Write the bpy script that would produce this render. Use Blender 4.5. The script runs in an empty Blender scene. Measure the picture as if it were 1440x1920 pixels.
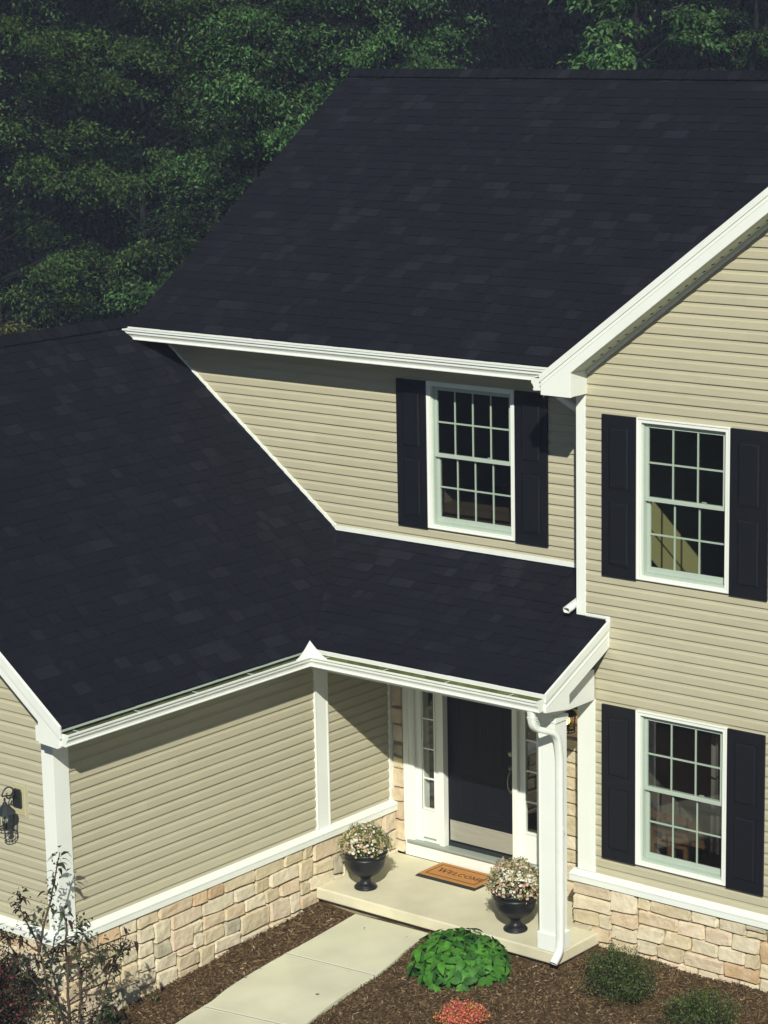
import bpy, math, random
import numpy as np
from mathutils import Vector, Matrix
random.seed(7); rng = np.random.default_rng(7)
S = bpy.context.scene
COL = S.collection
# ------------------------------------------------------------------ camera
YAW, PITCH, ROLL, FPX = 0.6891, 0.2064, -0.0186, 4662.11
CAM = Vector((13.7434, -19.6912, 9.343))
fw = Vector((-math.sin(YAW)*math.cos(PITCH), math.cos(YAW)*math.cos(PITCH), -math.sin(PITCH)))
rt = Vector((math.cos(YAW), math.sin(YAW), 0)); up = rt.cross(fw)
r2 = math.cos(ROLL)*rt + math.sin(ROLL)*up; u2 = -math.sin(ROLL)*rt + math.cos(ROLL)*up
cam = bpy.data.cameras.new('camera'); camo = bpy.data.objects.new('camera', cam); COL.objects.link(camo)
camo.matrix_world = Matrix(((r2.x,u2.x,-fw.x,CAM.x),(r2.y,u2.y,-fw.y,CAM.y),(r2.z,u2.z,-fw.z,CAM.z),(0,0,0,1)))
cam.sensor_fit = 'HORIZONTAL'; cam.sensor_width = 36; cam.lens = FPX/1440*36; cam.clip_end = 600; cam.clip_start = .5
S.camera = camo
# ------------------------------------------------------------------ world, sun, exposure
SUN = Vector((.745, -1.0, .87)).normalized()
w = bpy.data.worlds.new("World"); S.world = w; w.use_nodes = True
nt = w.node_tree; sky = nt.nodes.new('ShaderNodeTexSky'); sky.sky_type = 'NISHITA'; sky.sun_disc = False
sky.ozone_density = 5; sky.dust_density = .3; sky.sun_elevation = math.asin(SUN.z); sky.sun_rotation = math.atan2(SUN.x, SUN.y)
nt.links.new(sky.outputs[0], nt.nodes['Background'].inputs[0]); nt.nodes['Background'].inputs[1].default_value = 0.05
sl = bpy.data.lights.new('sun', 'SUN'); sl.energy = 5.0; sl.angle = math.radians(.5); sl.color = (1, .975, .885)
so = bpy.data.objects.new('sun', sl); COL.objects.link(so); so.rotation_euler = SUN.to_track_quat('Z', 'Y').to_euler(); so.location = (20, -30, 30)
S.view_settings.view_transform = 'Standard'; S.view_settings.look = 'None'; S.view_settings.exposure = -0.04; S.view_settings.gamma = 1
S.cycles.max_bounces = 6; S.cycles.diffuse_bounces = 2; S.cycles.transparent_max_bounces = 12

# ------------------------------------------------------------------ materials
def mat(name, col, rough=.6, var=0., vscale=8., bump=0., bscale=40., spec=.3, col2=None, metal=0., stretch=None, detail=3., objvar=0.):
    m = bpy.data.materials.new(name); m.use_nodes = True; n = m.node_tree.nodes; L = m.node_tree.links
    b = n['Principled BSDF']; b.inputs['Roughness'].default_value = rough; b.inputs['Metallic'].default_value = metal
    b.inputs['Specular IOR Level'].default_value = spec
    c = tuple(col)+(1,); b.inputs['Base Color'].default_value = c
    tc = n.new('ShaderNodeTexCoord'); vec = tc.outputs['Object']
    if stretch:
        mp = n.new('ShaderNodeMapping'); mp.inputs['Scale'].default_value = stretch; L.new(vec, mp.inputs[0]); vec = mp.outputs[0]
    out = None
    if col2 is not None or var:
        nz = n.new('ShaderNodeTexNoise'); nz.inputs['Scale'].default_value = vscale; nz.inputs['Detail'].default_value = detail
        L.new(vec, nz.inputs['Vector'])
        rp = n.new('ShaderNodeValToRGB'); rp.color_ramp.elements[0].position = .32; rp.color_ramp.elements[1].position = .68
        if col2 is None: ca = tuple(x*(1-var) for x in col); cb = tuple(min(1, x*(1+var)) for x in col)
        else: ca, cb = col, col2
        rp.color_ramp.elements[0].color = tuple(ca)+(1,); rp.color_ramp.elements[1].color = tuple(cb)+(1,)
        L.new(nz.outputs['Fac'], rp.inputs[0]); out = rp.outputs[0]
    if objvar:
        oi = n.new('ShaderNodeObjectInfo'); mr = n.new('ShaderNodeMapRange'); mr.inputs['To Min'].default_value = 1-objvar; mr.inputs['To Max'].default_value = 1+objvar
        L.new(oi.outputs['Random'], mr.inputs[0]); hs = n.new('ShaderNodeHueSaturation'); L.new(mr.outputs[0], hs.inputs['Value'])
        if out is None: hs.inputs['Color'].default_value = c
        else: L.new(out, hs.inputs['Color'])
        out = hs.outputs[0]
    if out is not None: L.new(out, b.inputs['Base Color'])
    if bump:
        nb = n.new('ShaderNodeTexNoise'); nb.inputs['Scale'].default_value = bscale; nb.inputs['Detail'].default_value = 4
        L.new(vec, nb.inputs['Vector']); bp = n.new('ShaderNodeBump'); bp.inputs['Strength'].default_value = 1; bp.inputs['Distance'].default_value = bump
        L.new(nb.outputs['Fac'], bp.inputs['Height']); L.new(bp.outputs[0], b.inputs['Normal'])
    return m
def leafmat(name, col, rough=.45, trans=.25, spec=.3, var=.35, vs=.9):
    m = mat(name, col, rough, var=var, vscale=vs, spec=spec); n = m.node_tree.nodes; L = m.node_tree.links
    b = n['Principled BSDF']; o = n['Material Output']; t = n.new('ShaderNodeBsdfTranslucent'); mx = n.new('ShaderNodeMixShader')
    mx.inputs[0].default_value = trans
    src = b.inputs['Base Color'].links[0].from_socket
    L.new(src, t.inputs[0]); L.new(b.outputs[0], mx.inputs[1]); L.new(t.outputs[0], mx.inputs[2]); L.new(mx.outputs[0], o.inputs[0])
    return m
M = {}
M['siding'] = mat('beige_vinyl_siding', (.474, .442, .304), .62, var=.035, vscale=3, bump=.0006, bscale=60, spec=.25, stretch=(1, 1, 6), objvar=.03)
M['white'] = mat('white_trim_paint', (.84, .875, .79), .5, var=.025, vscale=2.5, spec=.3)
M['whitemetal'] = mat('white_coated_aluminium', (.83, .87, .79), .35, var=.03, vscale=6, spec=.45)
M['trough'] = mat('gutter_trough_olive', (.13, .145, .055), .9, var=.35, vscale=7, spec=.1)  # dark olive tone for the inside faces of the gutters
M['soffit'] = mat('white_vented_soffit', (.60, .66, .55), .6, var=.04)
M['vinyl'] = mat('window_vinyl', (.44, .52, .43), .4, var=.02)
M['muntin'] = mat('window_grille', (.36, .45, .35), .45)
M['deck'] = mat('roof_deck', (.008, .009, .012), .95, spec=.05, bump=.002, bscale=120)
def shmat(i, c): return mat('asphalt_shingle_%s' % i, c, .93, var=.16, vscale=22, bump=.0022, bscale=260, spec=.08)
M['sh'] = [shmat('black', (.0088, .0096, .0135)), shmat('charcoal', (.0096, .0105, .0145)), shmat('slate', (.0118, .0130, .0172)), shmat('weathered', (.0152, .0166, .0218))]
M['door'] = mat('navy_door_paint', (.0055, .0066, .0105), .5, spec=.2)
M['shutter'] = mat('navy_shutter_paint', (.0062, .0070, .0098), .5, var=.05, spec=.3)
M['steel'] = mat('brushed_kick_plate', (.50, .49, .41), .5, metal=.55, var=.05, vscale=4, stretch=(1, 1, 12))
M['nickel'] = mat('satin_nickel', (.30, .28, .20), .3, metal=.9)
M['thresh'] = mat('aluminium_threshold', (.36, .41, .36), .5, metal=.2)
M['concrete'] = mat('porch_concrete', (.68, .64, .452), .85, var=.13, vscale=1.6, bump=.001, bscale=90, spec=.15, detail=8)
M['path'] = mat('walkway_concrete', (.65, .64, .465), .88, var=.12, vscale=1.3, bump=.0012, bscale=110, spec=.12, detail=9)
M['pathjoint'] = mat('walkway_joint', (.76, .74, .58), .8)
M['mortar'] = mat('stone_mortar', (.33, .28, .18), .95, var=.15, vscale=14, bump=.003, bscale=60, spec=.1)
SC = [((.58, .485, .30), (.69, .59, .40)), ((.62, .54, .37), (.74, .66, .48)), ((.61, .475, .30), (.71, .59, .41)), ((.56, .38, .21), (.66, .50, .32)),
      ((.40, .365, .255), (.52, .47, .34)), ((.62, .50, .345), (.73, .61, .44))]
M['stone'] = [mat('cast_stone_%s' % n_, a, .9, col2=b_, vscale=9, bump=.014, bscale=17, spec=.12, objvar=.09, detail=6)
              for n_, (a, b_) in zip(('tan', 'cream', 'peach', 'rust', 'grey', 'rose'), SC)]
M['mulch'] = mat('mulch_soil', (.075, .048, .024), .95, col2=(.15, .100, .052), vscale=30, bump=.012, bscale=70, spec=.05, detail=6)
M['chip'] = [mat('bark_chip_%s' % n_, c, .9, spec=.1, var=.3, vscale=20) for n_, c in (('dark', (.078, .049, .024)), ('mid', (.165, .108, .054)), ('pale', (.28, .205, .120)), ('bone', (.38, .31, .20)))]
M['urn'] = mat('black_resin_urn', (.010, .011, .013), .42, spec=.4, var=.1)
M['iron'] = mat('black_iron', (.022, .028, .028), .35, spec=.5)
M['coir'] = mat('coir_mat', (.46, .20, .055), .95, col2=(.60, .30, .10), vscale=120, bump=.003, bscale=400, spec=.05)
M['rubber'] = mat('rubber_edge', (.025, .028, .024), .7)
M['matink'] = mat('mat_print', (.07, .035, .02), .9)
M['block'] = mat('beige_mounting_block', (.50, .46, .27), .6)
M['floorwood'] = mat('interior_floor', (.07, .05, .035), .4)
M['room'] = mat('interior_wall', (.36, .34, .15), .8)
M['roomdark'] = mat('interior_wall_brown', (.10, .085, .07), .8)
M['table'] = mat('brown_wood', (.11, .055, .028), .4, var=.3, vscale=5, stretch=(1, 8, 1))
M['curtain'] = mat('curtain_cloth', (.12, .11, .10), .8)
M['bark'] = mat('tree_bark', (.008, .0085, .008), .9, var=.3, vscale=6, bump=.02, bscale=12)
M['twig'] = mat('twig_bark', (.085, .055, .04), .8, var=.3, vscale=12)
M['stem'] = mat('green_stem', (.10, .14, .04), .7)
M['ground'] = mat('forest_floor', (.018, .020, .020), .95, var=.4, vscale=2, spec=.05)
def glassmat():
    m = bpy.data.materials.new('window_glass'); m.use_nodes = True; n = m.node_tree.nodes; L = m.node_tree.links
    n.remove(n['Principled BSDF']); g = n.new('ShaderNodeBsdfGlossy'); g.inputs['Roughness'].default_value = .02
    t = n.new('ShaderNodeBsdfTransparent'); t.inputs[0].default_value = (.86, .90, .86, 1); mx = n.new('ShaderNodeMixShader')
    fr = n.new('ShaderNodeLayerWeight'); fr.inputs[0].default_value = .5; pw = n.new('ShaderNodeMath'); pw.operation = 'POWER'; pw.inputs[1].default_value = 3.5
    L.new(fr.outputs['Facing'], pw.inputs[0]); ma = n.new('ShaderNodeMath'); ma.operation = 'MULTIPLY_ADD'; ma.inputs[1].default_value = .6; ma.inputs[2].default_value = .11
    L.new(pw.outputs[0], ma.inputs[0]); L.new(ma.outputs[0], mx.inputs[0]); L.new(t.outputs[0], mx.inputs[1]); L.new(g.outputs[0], mx.inputs[2]); L.new(mx.outputs[0], n['Material Output'].inputs[0])
    return m
M['glass'] = glassmat()
def glow():
    m = bpy.data.materials.new('lamp_bulb'); m.use_nodes = True; b = m.node_tree.nodes['Principled BSDF']
    b.inputs['Base Color'].default_value = (1, .8, .4, 1); b.inputs['Emission Color'].default_value = (1, .62, .2, 1); b.inputs['Emission Strength'].default_value = 6
    return m
M['bulb'] = glow()

# ------------------------------------------------------------------ mesh helpers
def link(o, parent=None):
    COL.objects.link(o)
    if parent is not None: o.parent = parent
    return o
class MB:
    """collects vertices/faces; frame maps local (u,v,n) to world"""
    def __init__(s, frame=None): s.v = []; s.f = []; s.mi = []; s.fr = frame; s.m = 0
    def add(s, pts, faces):
        b = len(s.v)
        if s.fr: pts = [s.fr(*p) for p in pts]
        s.v += [tuple(p) for p in pts]; s.f += [tuple(i+b for i in f) for f in faces]; s.mi += [s.m]*len(faces)
    def box(s, x0, x1, y0, y1, z0, z1):
        s.add([(x0,y0,z0),(x1,y0,z0),(x1,y1,z0),(x0,y1,z0),(x0,y0,z1),(x1,y0,z1),(x1,y1,z1),(x0,y1,z1)],
              [(0,3,2,1),(4,5,6,7),(0,1,5,4),(1,2,6,5),(2,3,7,6),(3,0,4,7)])
    def prism(s, poly, d0, d1):   # poly in (u,v), extruded along n from d0 to d1
        n = len(poly); s.add([(a,b,d0) for a,b in poly]+[(a,b,d1) for a,b in poly],
              [tuple(range(n-1,-1,-1)), tuple(range(n,2*n))]+[(i,(i+1)%n,n+(i+1)%n,n+i) for i in range(n)])
    def rings(s, rings, closed=True, cap0=False, cap1=False):
        n = len(rings[0]); k = len(rings); pts = [p for r in rings for p in r]; f = []
        for a in range(k-1):
            for i in range(n if closed else n-1):
                j = (i+1) % n; f.append((a*n+i, a*n+j, (a+1)*n+j, (a+1)*n+i))
        if cap0: f.append(tuple(range(n-1,-1,-1)))
        if cap1: f.append(tuple((k-1)*n+i for i in range(n)))
        s.add(pts, f)
    def build(s, name, material, parent=None, smooth=False, bevel=0, loc=None, weighted=False):
        me = bpy.data.meshes.new(name); me.from_pydata(s.v, [], s.f)
        mats = material if isinstance(material, list) else [material]
        for m in mats: me.materials.append(m)
        if len(mats) > 1: me.polygons.foreach_set('material_index', s.mi)
        if smooth: me.polygons.foreach_set('use_smooth', [True]*len(me.polygons))
        me.update(); o = bpy.data.objects.new(name, me); link(o, parent)
        if bevel:
            b = o.modifiers.new('edge', 'BEVEL'); b.width = bevel; b.segments = 2; b.limit_method = 'ANGLE'
        if loc: o.location = loc
        return o
def fix_normals(o):
    import bmesh
    bm = bmesh.new(); bm.from_mesh(o.data); bmesh.ops.recalc_face_normals(bm, faces=bm.faces); bm.to_mesh(o.data); bm.free(); return o
def empty(name, loc=(0,0,0), rz=0, parent=None):
    o = bpy.data.objects.new(name, None); o.empty_display_size = .2; o.location = loc; o.rotation_euler = (0,0,rz); return link(o, parent)
def tag(o, label=None, cat=None, group=None, kind=None):
    if label: o['label'] = label
    if cat: o['category'] = cat
    if group: o['group'] = group
    if kind: o['kind'] = kind
    return o
def tube(mb, pts, radii, n=7, caps=True):
    pts = [Vector(p) for p in pts]; rings = []; prev = None
    for i, p in enumerate(pts):
        d = (pts[min(i+1, len(pts)-1)]-pts[max(i-1, 0)]).normalized()
        if prev is None: a = d.orthogonal().normalized()
        else: a = (prev - d*prev.dot(d)).normalized()
        prev = a; b = d.cross(a); r = radii[i] if hasattr(radii, '__len__') else radii
        rings.append([tuple(p+(a*math.cos(t*2*math.pi/n)+b*math.sin(t*2*math.pi/n))*r) for t in range(n)])
    mb.rings(rings, True, caps, caps)
def rtube(mb, pts, w, h, side, cap=True, hollow=.0):
    """rounded-rectangle downspout swept along pts; side = lateral axis hint"""
    prof = []
    r = min(w, h)*.28
    for cx, cy, a0 in ((w/2-r, h/2-r, 0), (-w/2+r, h/2-r, 90), (-w/2+r, -h/2+r, 180), (w/2-r, -h/2+r, 270)):
        for a in (0, 45, 90): t = math.radians(a0+a); prof.append((cx+r*math.cos(t), cy+r*math.sin(t)))
    pts = [Vector(p) for p in pts]; rings = []
    for i, p in enumerate(pts):
        d = (pts[min(i+1, len(pts)-1)]-pts[max(i-1, 0)]).normalized()
        a = (side - d*side.dot(d)).normalized(); b = d.cross(a)
        rings.append([tuple(p+a*x+b*y) for x, y in prof])
    mb.rings(rings, True, cap, False)
    # open mouth: short inner sleeve
    d = (pts[-1]-pts[-2]).normalized(); a = (side-d*side.dot(d)).normalized(); b = d.cross(a)
    inner = [[tuple(pts[-1]+a*x*.86+b*y*.86) for x, y in prof], [tuple(pts[-1]-d*.09+a*x*.86+b*y*.86) for x, y in prof]]
    mb.rings([rings[-1], inner[0], inner[1]], True, False, True)
def lathe(mb, prof, n=32, cx=0, cy=0):
    mb.rings([[(cx+r*math.cos(2*math.pi*i/n), cy+r*math.sin(2*math.pi*i/n), z) for i in range(n)] for r, z in prof], True, True, True)

# wall frames: u along the wall, v up, n out of the wall
def F_front(y0): return lambda u, v, n: (u, y0-n, v)
def F_right(x0): return lambda u, v, n: (x0+n, u, v)
YU = .635; XG = -2.944; YF = -4.396; EXPO = .1089

# ------------------------------------------------------------------ SETTING: ground
def gz(x, y): return -.14 + .055*min(0, y+.6) + .015*min(0, x-.3)
def ground():
    n = 110; xs = np.linspace(-7, 6, n); ys = np.linspace(-8, 1.2, n)
    v = []; 
    for j in range(n):
        for i in range(n):
            x, y = xs[i], ys[j]
            h = gz(x, y) + .012*math.sin(x*3.1+y*1.7)+.008*math.sin(x*7.3-y*5.1)+random.uniform(-.006, .006)
            v.append((x, y, h-.012))
    f = [(j*n+i, j*n+i+1, (j+1)*n+i+1, (j+1)*n+i) for j in range(n-1) for i in range(n-1)]
    mb = MB(); mb.add(v, f); o = mb.build('mulch_bed', M['mulch'], smooth=True); tag(o, kind='structure')
    g = MB(); R = 110; zc = -.75
    g.add([(-R,-R,zc),(R,-R,zc),(R,R,zc),(-R,R,zc)], [(0,1,2,3)]); tag(g.build('ground', M['ground']), kind='structure')
ground()
# walkway
PL = [(-2.31,-.80),(-2.285,-1.425),(-2.275,-1.95),(-2.26,-2.44),(-2.22,-2.88),(-2.15,-3.2),(-2.12,-3.62),(-2.05,-4.1),(-1.9,-4.8),(-1.6,-5.8)]
PR = [(-1.33,-.80),(-1.29,-1.18),(-1.215,-1.50),(-1.15,-1.90),(-1.14,-2.36),(-1.05,-2.95),(-.93,-3.5),(-.75,-4.1),(-.5,-4.8),(-.1,-5.8)]
def lerp_edge(E, t):
    k = t*(len(E)-1); i = min(int(k), len(E)-2); f = k-i
    p = [Vector((*e, 0)) for e in E]; p0, p1, p2, p3 = p[max(i-1,0)], p[i], p[i+1], p[min(i+2, len(p)-1)]
    q = .5*((2*p1)+(p2-p0)*f+(2*p0-5*p1+4*p2-p3)*f*f+(3*p1-p0-3*p2+p3)*f**3); return q
def inv_y(E, y):
    lo, hi = 0., 1.
    for _ in range(40):
        m = (lo+hi)/2
        if lerp_edge(E, m).y > y: lo = m
        else: hi = m
    return lo
walk = empty('walkway', (-1.7, -2.5, -.25)); tag(walk, kind='structure')
joints = [(-.80,-.80), (-1.955,-1.90), (-3.33,-3.20), (-4.6,-4.5), (-5.7,-5.7)]
for k in range(4):
    (a0, b0), (a1, b1) = joints[k], joints[k+1]; rows = 10; top = []; mb = MB()
    tl0, tl1 = inv_y(PL, a0), inv_y(PL, a1); tr0, tr1 = inv_y(PR, b0), inv_y(PR, b1)
    for i in range(rows+1):
        f = i/rows; l = lerp_edge(PL, tl0+(tl1-tl0)*f); r = lerp_edge(PR, tr0+(tr1-tr0)*f)
        if i == 0 and k: l = l+(lerp_edge(PL, tl0+.01)-l).normalized()*.006; r = r+(lerp_edge(PR, tr0+.01)-r).normalized()*.006
        if i == rows: l = l+(lerp_edge(PL, tl1-.01)-l).normalized()*.006; r = r+(lerp_edge(PR, tr1-.01)-r).normalized()*.006
        ring = []
        for j in range(6):
            p = l.lerp(r, j/5); ring.append((p.x, p.y, gz(p.x, p.y)+.022))
        d = (r-l).normalized()
        ring = [(l.x-d.x*.004, l.y-d.y*.004, gz(l.x,l.y)-.1)] + [(l.x-d.x*.004, l.y-d.y*.004, gz(l.x,l.y)+.014)] + ring + [(r.x+d.x*.004, r.y+d.y*.004, gz(r.x,r.y)+.014), (r.x+d.x*.004, r.y+d.y*.004, gz(r.x,r.y)-.1)]
        ring = [(x+1.7, y+2.5, z+.25) for x, y, z in ring]; top.append(ring)
    mb.rings(top, False); o = fix_normals(mb.build('paving_slab', M['path'], walk))
    # tooled joint: pale band and a fine groove
    if k < 3:
        l = lerp_edge(PL, tl1); r = lerp_edge(PR, tr1); jb = MB(); t = (lerp_edge(PL, tl1+.02)-l).normalized()
        for off0, off1 in ((-.030, -.007), (.007, .030)):
            q = []
            for P in (l+t*off0, r+t*off0, r+t*off1, l+t*off1): q.append((P.x+1.7, P.y+2.5, gz(P.x, P.y)+.25+.0262))
            jb.add(q, [(0,1,2,3)])
        g0 = [(P.x+1.7, P.y+2.5, gz(P.x, P.y)+.25+.012) for P in (l-t*.008, r-t*.008, r+t*.008, l+t*.008)]
        jb.add(g0, [(0,1,2,3)])
        fix_normals(jb.build('joint', M['pathjoint'], walk))
# mulch chips
def chips():
    N = 80000; x = rng.uniform(-3.7, 3.1, N*2); y = rng.uniform(-5.3, .0, N*2)
    # keep off the slab, walkway and house
    xl = np.interp(-y, [-e[1] for e in PL], [e[0] for e in PL]); xr = np.interp(-y, [-e[1] for e in PR], [e[0] for e in PR])
    spill = rng.uniform(0, 1, len(x))
    ok = ~((x > xl-.0) & (x < xr+.0) & (y < -.75) & (spill > .0006)) & ~((x > -2.95) & (x < .30) & (y > -.76)) & ~((x < -2.87) & (y > -4.47)) & ~((x > .25) & (y > -.075))
    x = x[ok][:N]; y = y[ok][:N]; n = len(x)
    g = -.14+.055*np.minimum(0, y+.6)+.015*np.minimum(0, x-.3)
    z = g+.012*np.sin(x*3.1+y*1.7)+.008*np.sin(x*7.3-y*5.1)-.008+rng.uniform(0, .016, n)
    onp = (x > np.interp(-y, [-e[1] for e in PL], [e[0] for e in PL])) & (x < np.interp(-y, [-e[1] for e in PR], [e[0] for e in PR])) & (y < -.75)
    z = np.where(onp, g+.03, z)
    a = rng.uniform(0, 2*np.pi, n); tilt = rng.normal(0, .35, n); L = rng.gamma(2.2, .0055, n)+.006; W = rng.uniform(.003, .0085, n)
    roll = rng.normal(0, .5, n)
    d = np.stack([np.cos(a)*np.cos(tilt), np.sin(a)*np.cos(tilt), np.sin(tilt)], 1); s = np.stack([-np.sin(a)*np.cos(roll), np.cos(a)*np.cos(roll), np.sin(roll)], 1)
    p = np.stack([x, y, z], 1); L = L[:, None]; W = W[:, None]
    v = np.stack([p-d*L-s*W, p-d*L+s*W*.7, p+d*L+s*W, p+d*L*.8-s*W*.6], 1).reshape(-1, 3)
    qmesh('mulch_chips', v, rng.choice(4, n, p=[.50, .42, .07, .01]), M['chip'], kind='stuff')
def qmesh(name, v, mi, mats, parent=None, kind=None, loc=None, smooth=False):
    n = len(v)//4; me = bpy.data.meshes.new(name); me.vertices.add(len(v)); me.vertices.foreach_set('co', np.asarray(v, np.float32).ravel())
    me.loops.add(4*n); me.loops.foreach_set('vertex_index', np.arange(4*n, dtype=np.int32))
    me.polygons.add(n); me.polygons.foreach_set('loop_start', np.arange(0, 4*n, 4, dtype=np.int32)); me.polygons.foreach_set('loop_total', np.full(n, 4, np.int32))
    for m in mats: me.materials.append(m)
    me.polygons.foreach_set('material_index', np.asarray(mi, np.int32)); me.update(calc_edges=True)
    o = bpy.data.objects.new(name, me); link(o, parent)
    if kind: o['kind'] = kind
    if loc: o.location = loc
    return o
chips()
# porch slab and its footing
mb = MB(); mb.box(-2.944+.075, .285, -.785, .60, -.125, 0)
ps = mb.build('porch_slab', M['concrete'], bevel=.014); tag(ps, kind='structure')
mb = MB(); mb.box(-2.86, .22, -.70, .55, -.5, -.127); tag(mb.build('porch_footing', M['mortar']), kind='structure')

# ------------------------------------------------------------------ HOUSE
house = empty('house'); tag(house, 'two storey house with beige siding, black shingle roofs and stone base', 'house')

# ---- siding
PROF = [(0., .002), (0., .0185), (.03, .0195), (.60, .0155), (.66, .0105), (.74, .0065), (1.0, .0030)]   # (fraction of exposure, depth)
def siding(parent, frame, s0, zlo, zhi, ul, ur, holes=()):
    """one object per course (and per side of an opening); ul/ur give the wall's end at height v"""
    k = math.floor((s0-zlo)/EXPO)+1
    z = s0-k*EXPO
    while z < zhi:
        z0, z1 = z, z+EXPO; z += EXPO
        segs = [('L', 'R', max(z0, zlo), min(z1, zhi))]
        cuts = []
        for (a, b, c, d) in holes:   # u0,u1,v0,v1
            if d <= z0 or c >= z1: continue
            cuts.append((a, b, c, d))
        segs = []
        lo, hi = max(z0, zlo), min(z1, zhi)
        if hi-lo < .006: continue
        if not cuts: segs.append((None, None, lo, hi))
        else:
            cuts.sort(); prev = None
            for (a, b, c, d) in cuts:
                segs.append((prev, a, lo, hi)); prev = b
                if c > lo+.01: segs.append((a, b, lo, c))
                if d < hi-.01: segs.append((a, b, d, hi))
            segs.append((prev, None, lo, hi))
        long = []
        for (a, b, lo_, hi_) in segs:    # courses are laid from several lengths that lap at a seam
            A_ = a if a is not None else ul(z0); B_ = b if b is not None else ur(z0)
            if B_-A_ > 1.9 and random.random() < .5:
                c_ = random.uniform(A_+.5, B_-.5); long += [(a, c_, lo_, hi_, 0), (c_-.01, b, lo_, hi_, .0018)]
            else: long.append((a, b, lo_, hi_, 0))
        for (a, b, lo_, hi_, lap) in long:
            pr = []
            f0, f1 = (lo_-z0)/EXPO, (hi_-z0)/EXPO
            for i, (f, dpt) in enumerate(PROF):
                if f < f0-1e-6 and not (i+1 < len(PROF) and PROF[i+1][0] > f0): continue
                if f > f1: 
                    pf, pd = PROF[i-1]; t = (f1-pf)/(f-pf) if f > pf else 0; pr.append((f1, pd+(dpt-pd)*t+lap)); break
                pr.append((max(f, f0), dpt+lap))
            mbx = MB(frame)
            A = [(a if a is not None else ul(z0+f*EXPO), z0+f*EXPO, dpt) for f, dpt in pr]
            B = [(b if b is not None else ur(z0+f*EXPO), z0+f*EXPO, dpt) for f, dpt in pr]
            if B[0][0]-A[0][0] < .01: continue
            mbx.rings([A, B], False)
            mbx.add([A[0], (A[0][0], A[0][1]+.0001, -.01), (A[-1][0], A[-1][1], -.01)]+A[1:][::-1], [tuple(range(len(A)+2))])
            mbx.add([B[0]]+B[1:]+[(B[-1][0], B[-1][1], -.01), (B[0][0], B[0][1], -.01)], [tuple(range(len(B)+2))])
            mbx.build('siding_board', M['siding'], parent)
def wallcore(name, frame, rects, thick=.12):
    mb = MB(frame)
    for (a, b, c, d) in rects: mb.box(a, b, c, d, -thick, -.001)
    return fix_normals(mb.build(name, M['siding'], house))
def trim(parent, frame, u0, u1, v0, v1, n0, n1, name='trim_board', m='white', bevel=.004):
    mb = MB(frame); mb.box(u0, u1, v0, v1, n0, n1); o = mb.build(name, M[m], parent, bevel=bevel); return fix_normals(o)
FW, FU, FG, FF = F_front(0), F_front(YU), F_right(XG), F_front(YF)
XR = 4.6
W1 = (.706, 1.743, 3.722, 5.310); W2 = (.706, 1.743, .812, 2.400); W3 = (-2.363, -1.221, 3.742, 5.322)
Z_LEDGE = .60
rake_w = lambda v: .10+max(0, (v-5.69)/.75)
wing = wallcore('wing_wall', FW, [(0, W1[0], .4, 9.0), (W1[1], XR, .4, 11), (W1[0], W1[1], .4, W2[2]), (W1[0], W1[1], W2[3], W1[2]), (W1[0], W1[1], W1[3], 9.0)])
# trim the core to the gable slope: rebuild as polygons instead
bpy.data.objects.remove(wing)
mb = MB(FW); zt = lambda u: 5.62+.75*u
mb.prism([(0, -.5), (W1[0], -.5), (W1[0], zt(W1[0])), (0, zt(0))], -.12, -.001)
mb.prism([(W1[1], -.5), (XR, -.5), (XR, zt(XR)), (W1[1], zt(W1[1]))], -.12, -.001)
mb.prism([(W1[0], W1[3]), (W1[1], W1[3]), (W1[1], zt(W1[1])), (W1[0], zt(W1[0]))], -.12, -.001)
mb.prism([(W1[0], W2[3]), (W1[1], W2[3]), (W1[1], W1[2]), (W1[0], W1[2])], -.12, -.001)
mb.prism([(W1[0], -.5), (W1[1], -.5), (W1[1], W2[2]), (W1[0], W2[2])], -.12, -.001)
mb.prism([(0, -.5), (.0005, -.5), (.0005, 5.6), (0, 5.6)], -.64, -.12)
wing = fix_normals(mb.build('wing_wall', M['siding'], house))
def wl(v):
    if v < 2.72: return .215
    return rake_w(v)
siding(wing, FW, 5.5869, Z_LEDGE, 8.9, wl, lambda v: XR, [W1, W2])
trim(wing, FW, -.012, .097, 3.262, 5.66, -.10, .024, 'corner_board')
# pilaster under the porch beam
trim(wing, FW, .004, .213, Z_LEDGE+.012, 2.42, .001, .034, 'pilaster')
# upper recessed wall
zlf = lambda v: -3.694-(v-3.578)/.75
upper = MB(FU)
upper.prism([(-3.70, 2.2), (W3[0], 2.2), (W3[0], 5.60), (-6.1, 5.60), (-6.1, 5.3)], -.12, -.001)
upper.prism([(W3[1], 2.2), (0, 2.2), (0, 5.60), (W3[1], 5.60)], -.12, -.001)
upper.prism([(W3[0], 2.2), (W3[1], 2.2), (W3[1], W3[2]), (W3[0], W3[2])], -.12, -.001)
upper.prism([(W3[0], W3[3]), (W3[1], W3[3]), (W3[1], 5.60), (W3[0], 5.60)], -.12, -.001)
upper = fix_normals(upper.build('upper_wall', M['siding'], house))
siding(upper, FU, 4.7267, 3.60, 5.56, lambda v: zlf(v)+.01, lambda v: 0, [W3])
# white flashing strips where roofs meet the upper wall
mb = MB(FU); sx = .75; off = .055
mb.prism([(-3.70, 3.558), (-3.70-1.95/sx, 3.558+1.95), (-3.70-1.95/sx+off*1.3, 3.558+1.95+off*.2), (-3.70+off*.4, 3.558+off)], .0, .034)
fix_normals(mb.build('flashing', M['whitemetal'], upper))
mb = MB(FU); mb.box(-3.69, 0, 3.555, 3.603, 0, .034); fix_normals(mb.build('flashing', M['whitemetal'], upper))
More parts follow.
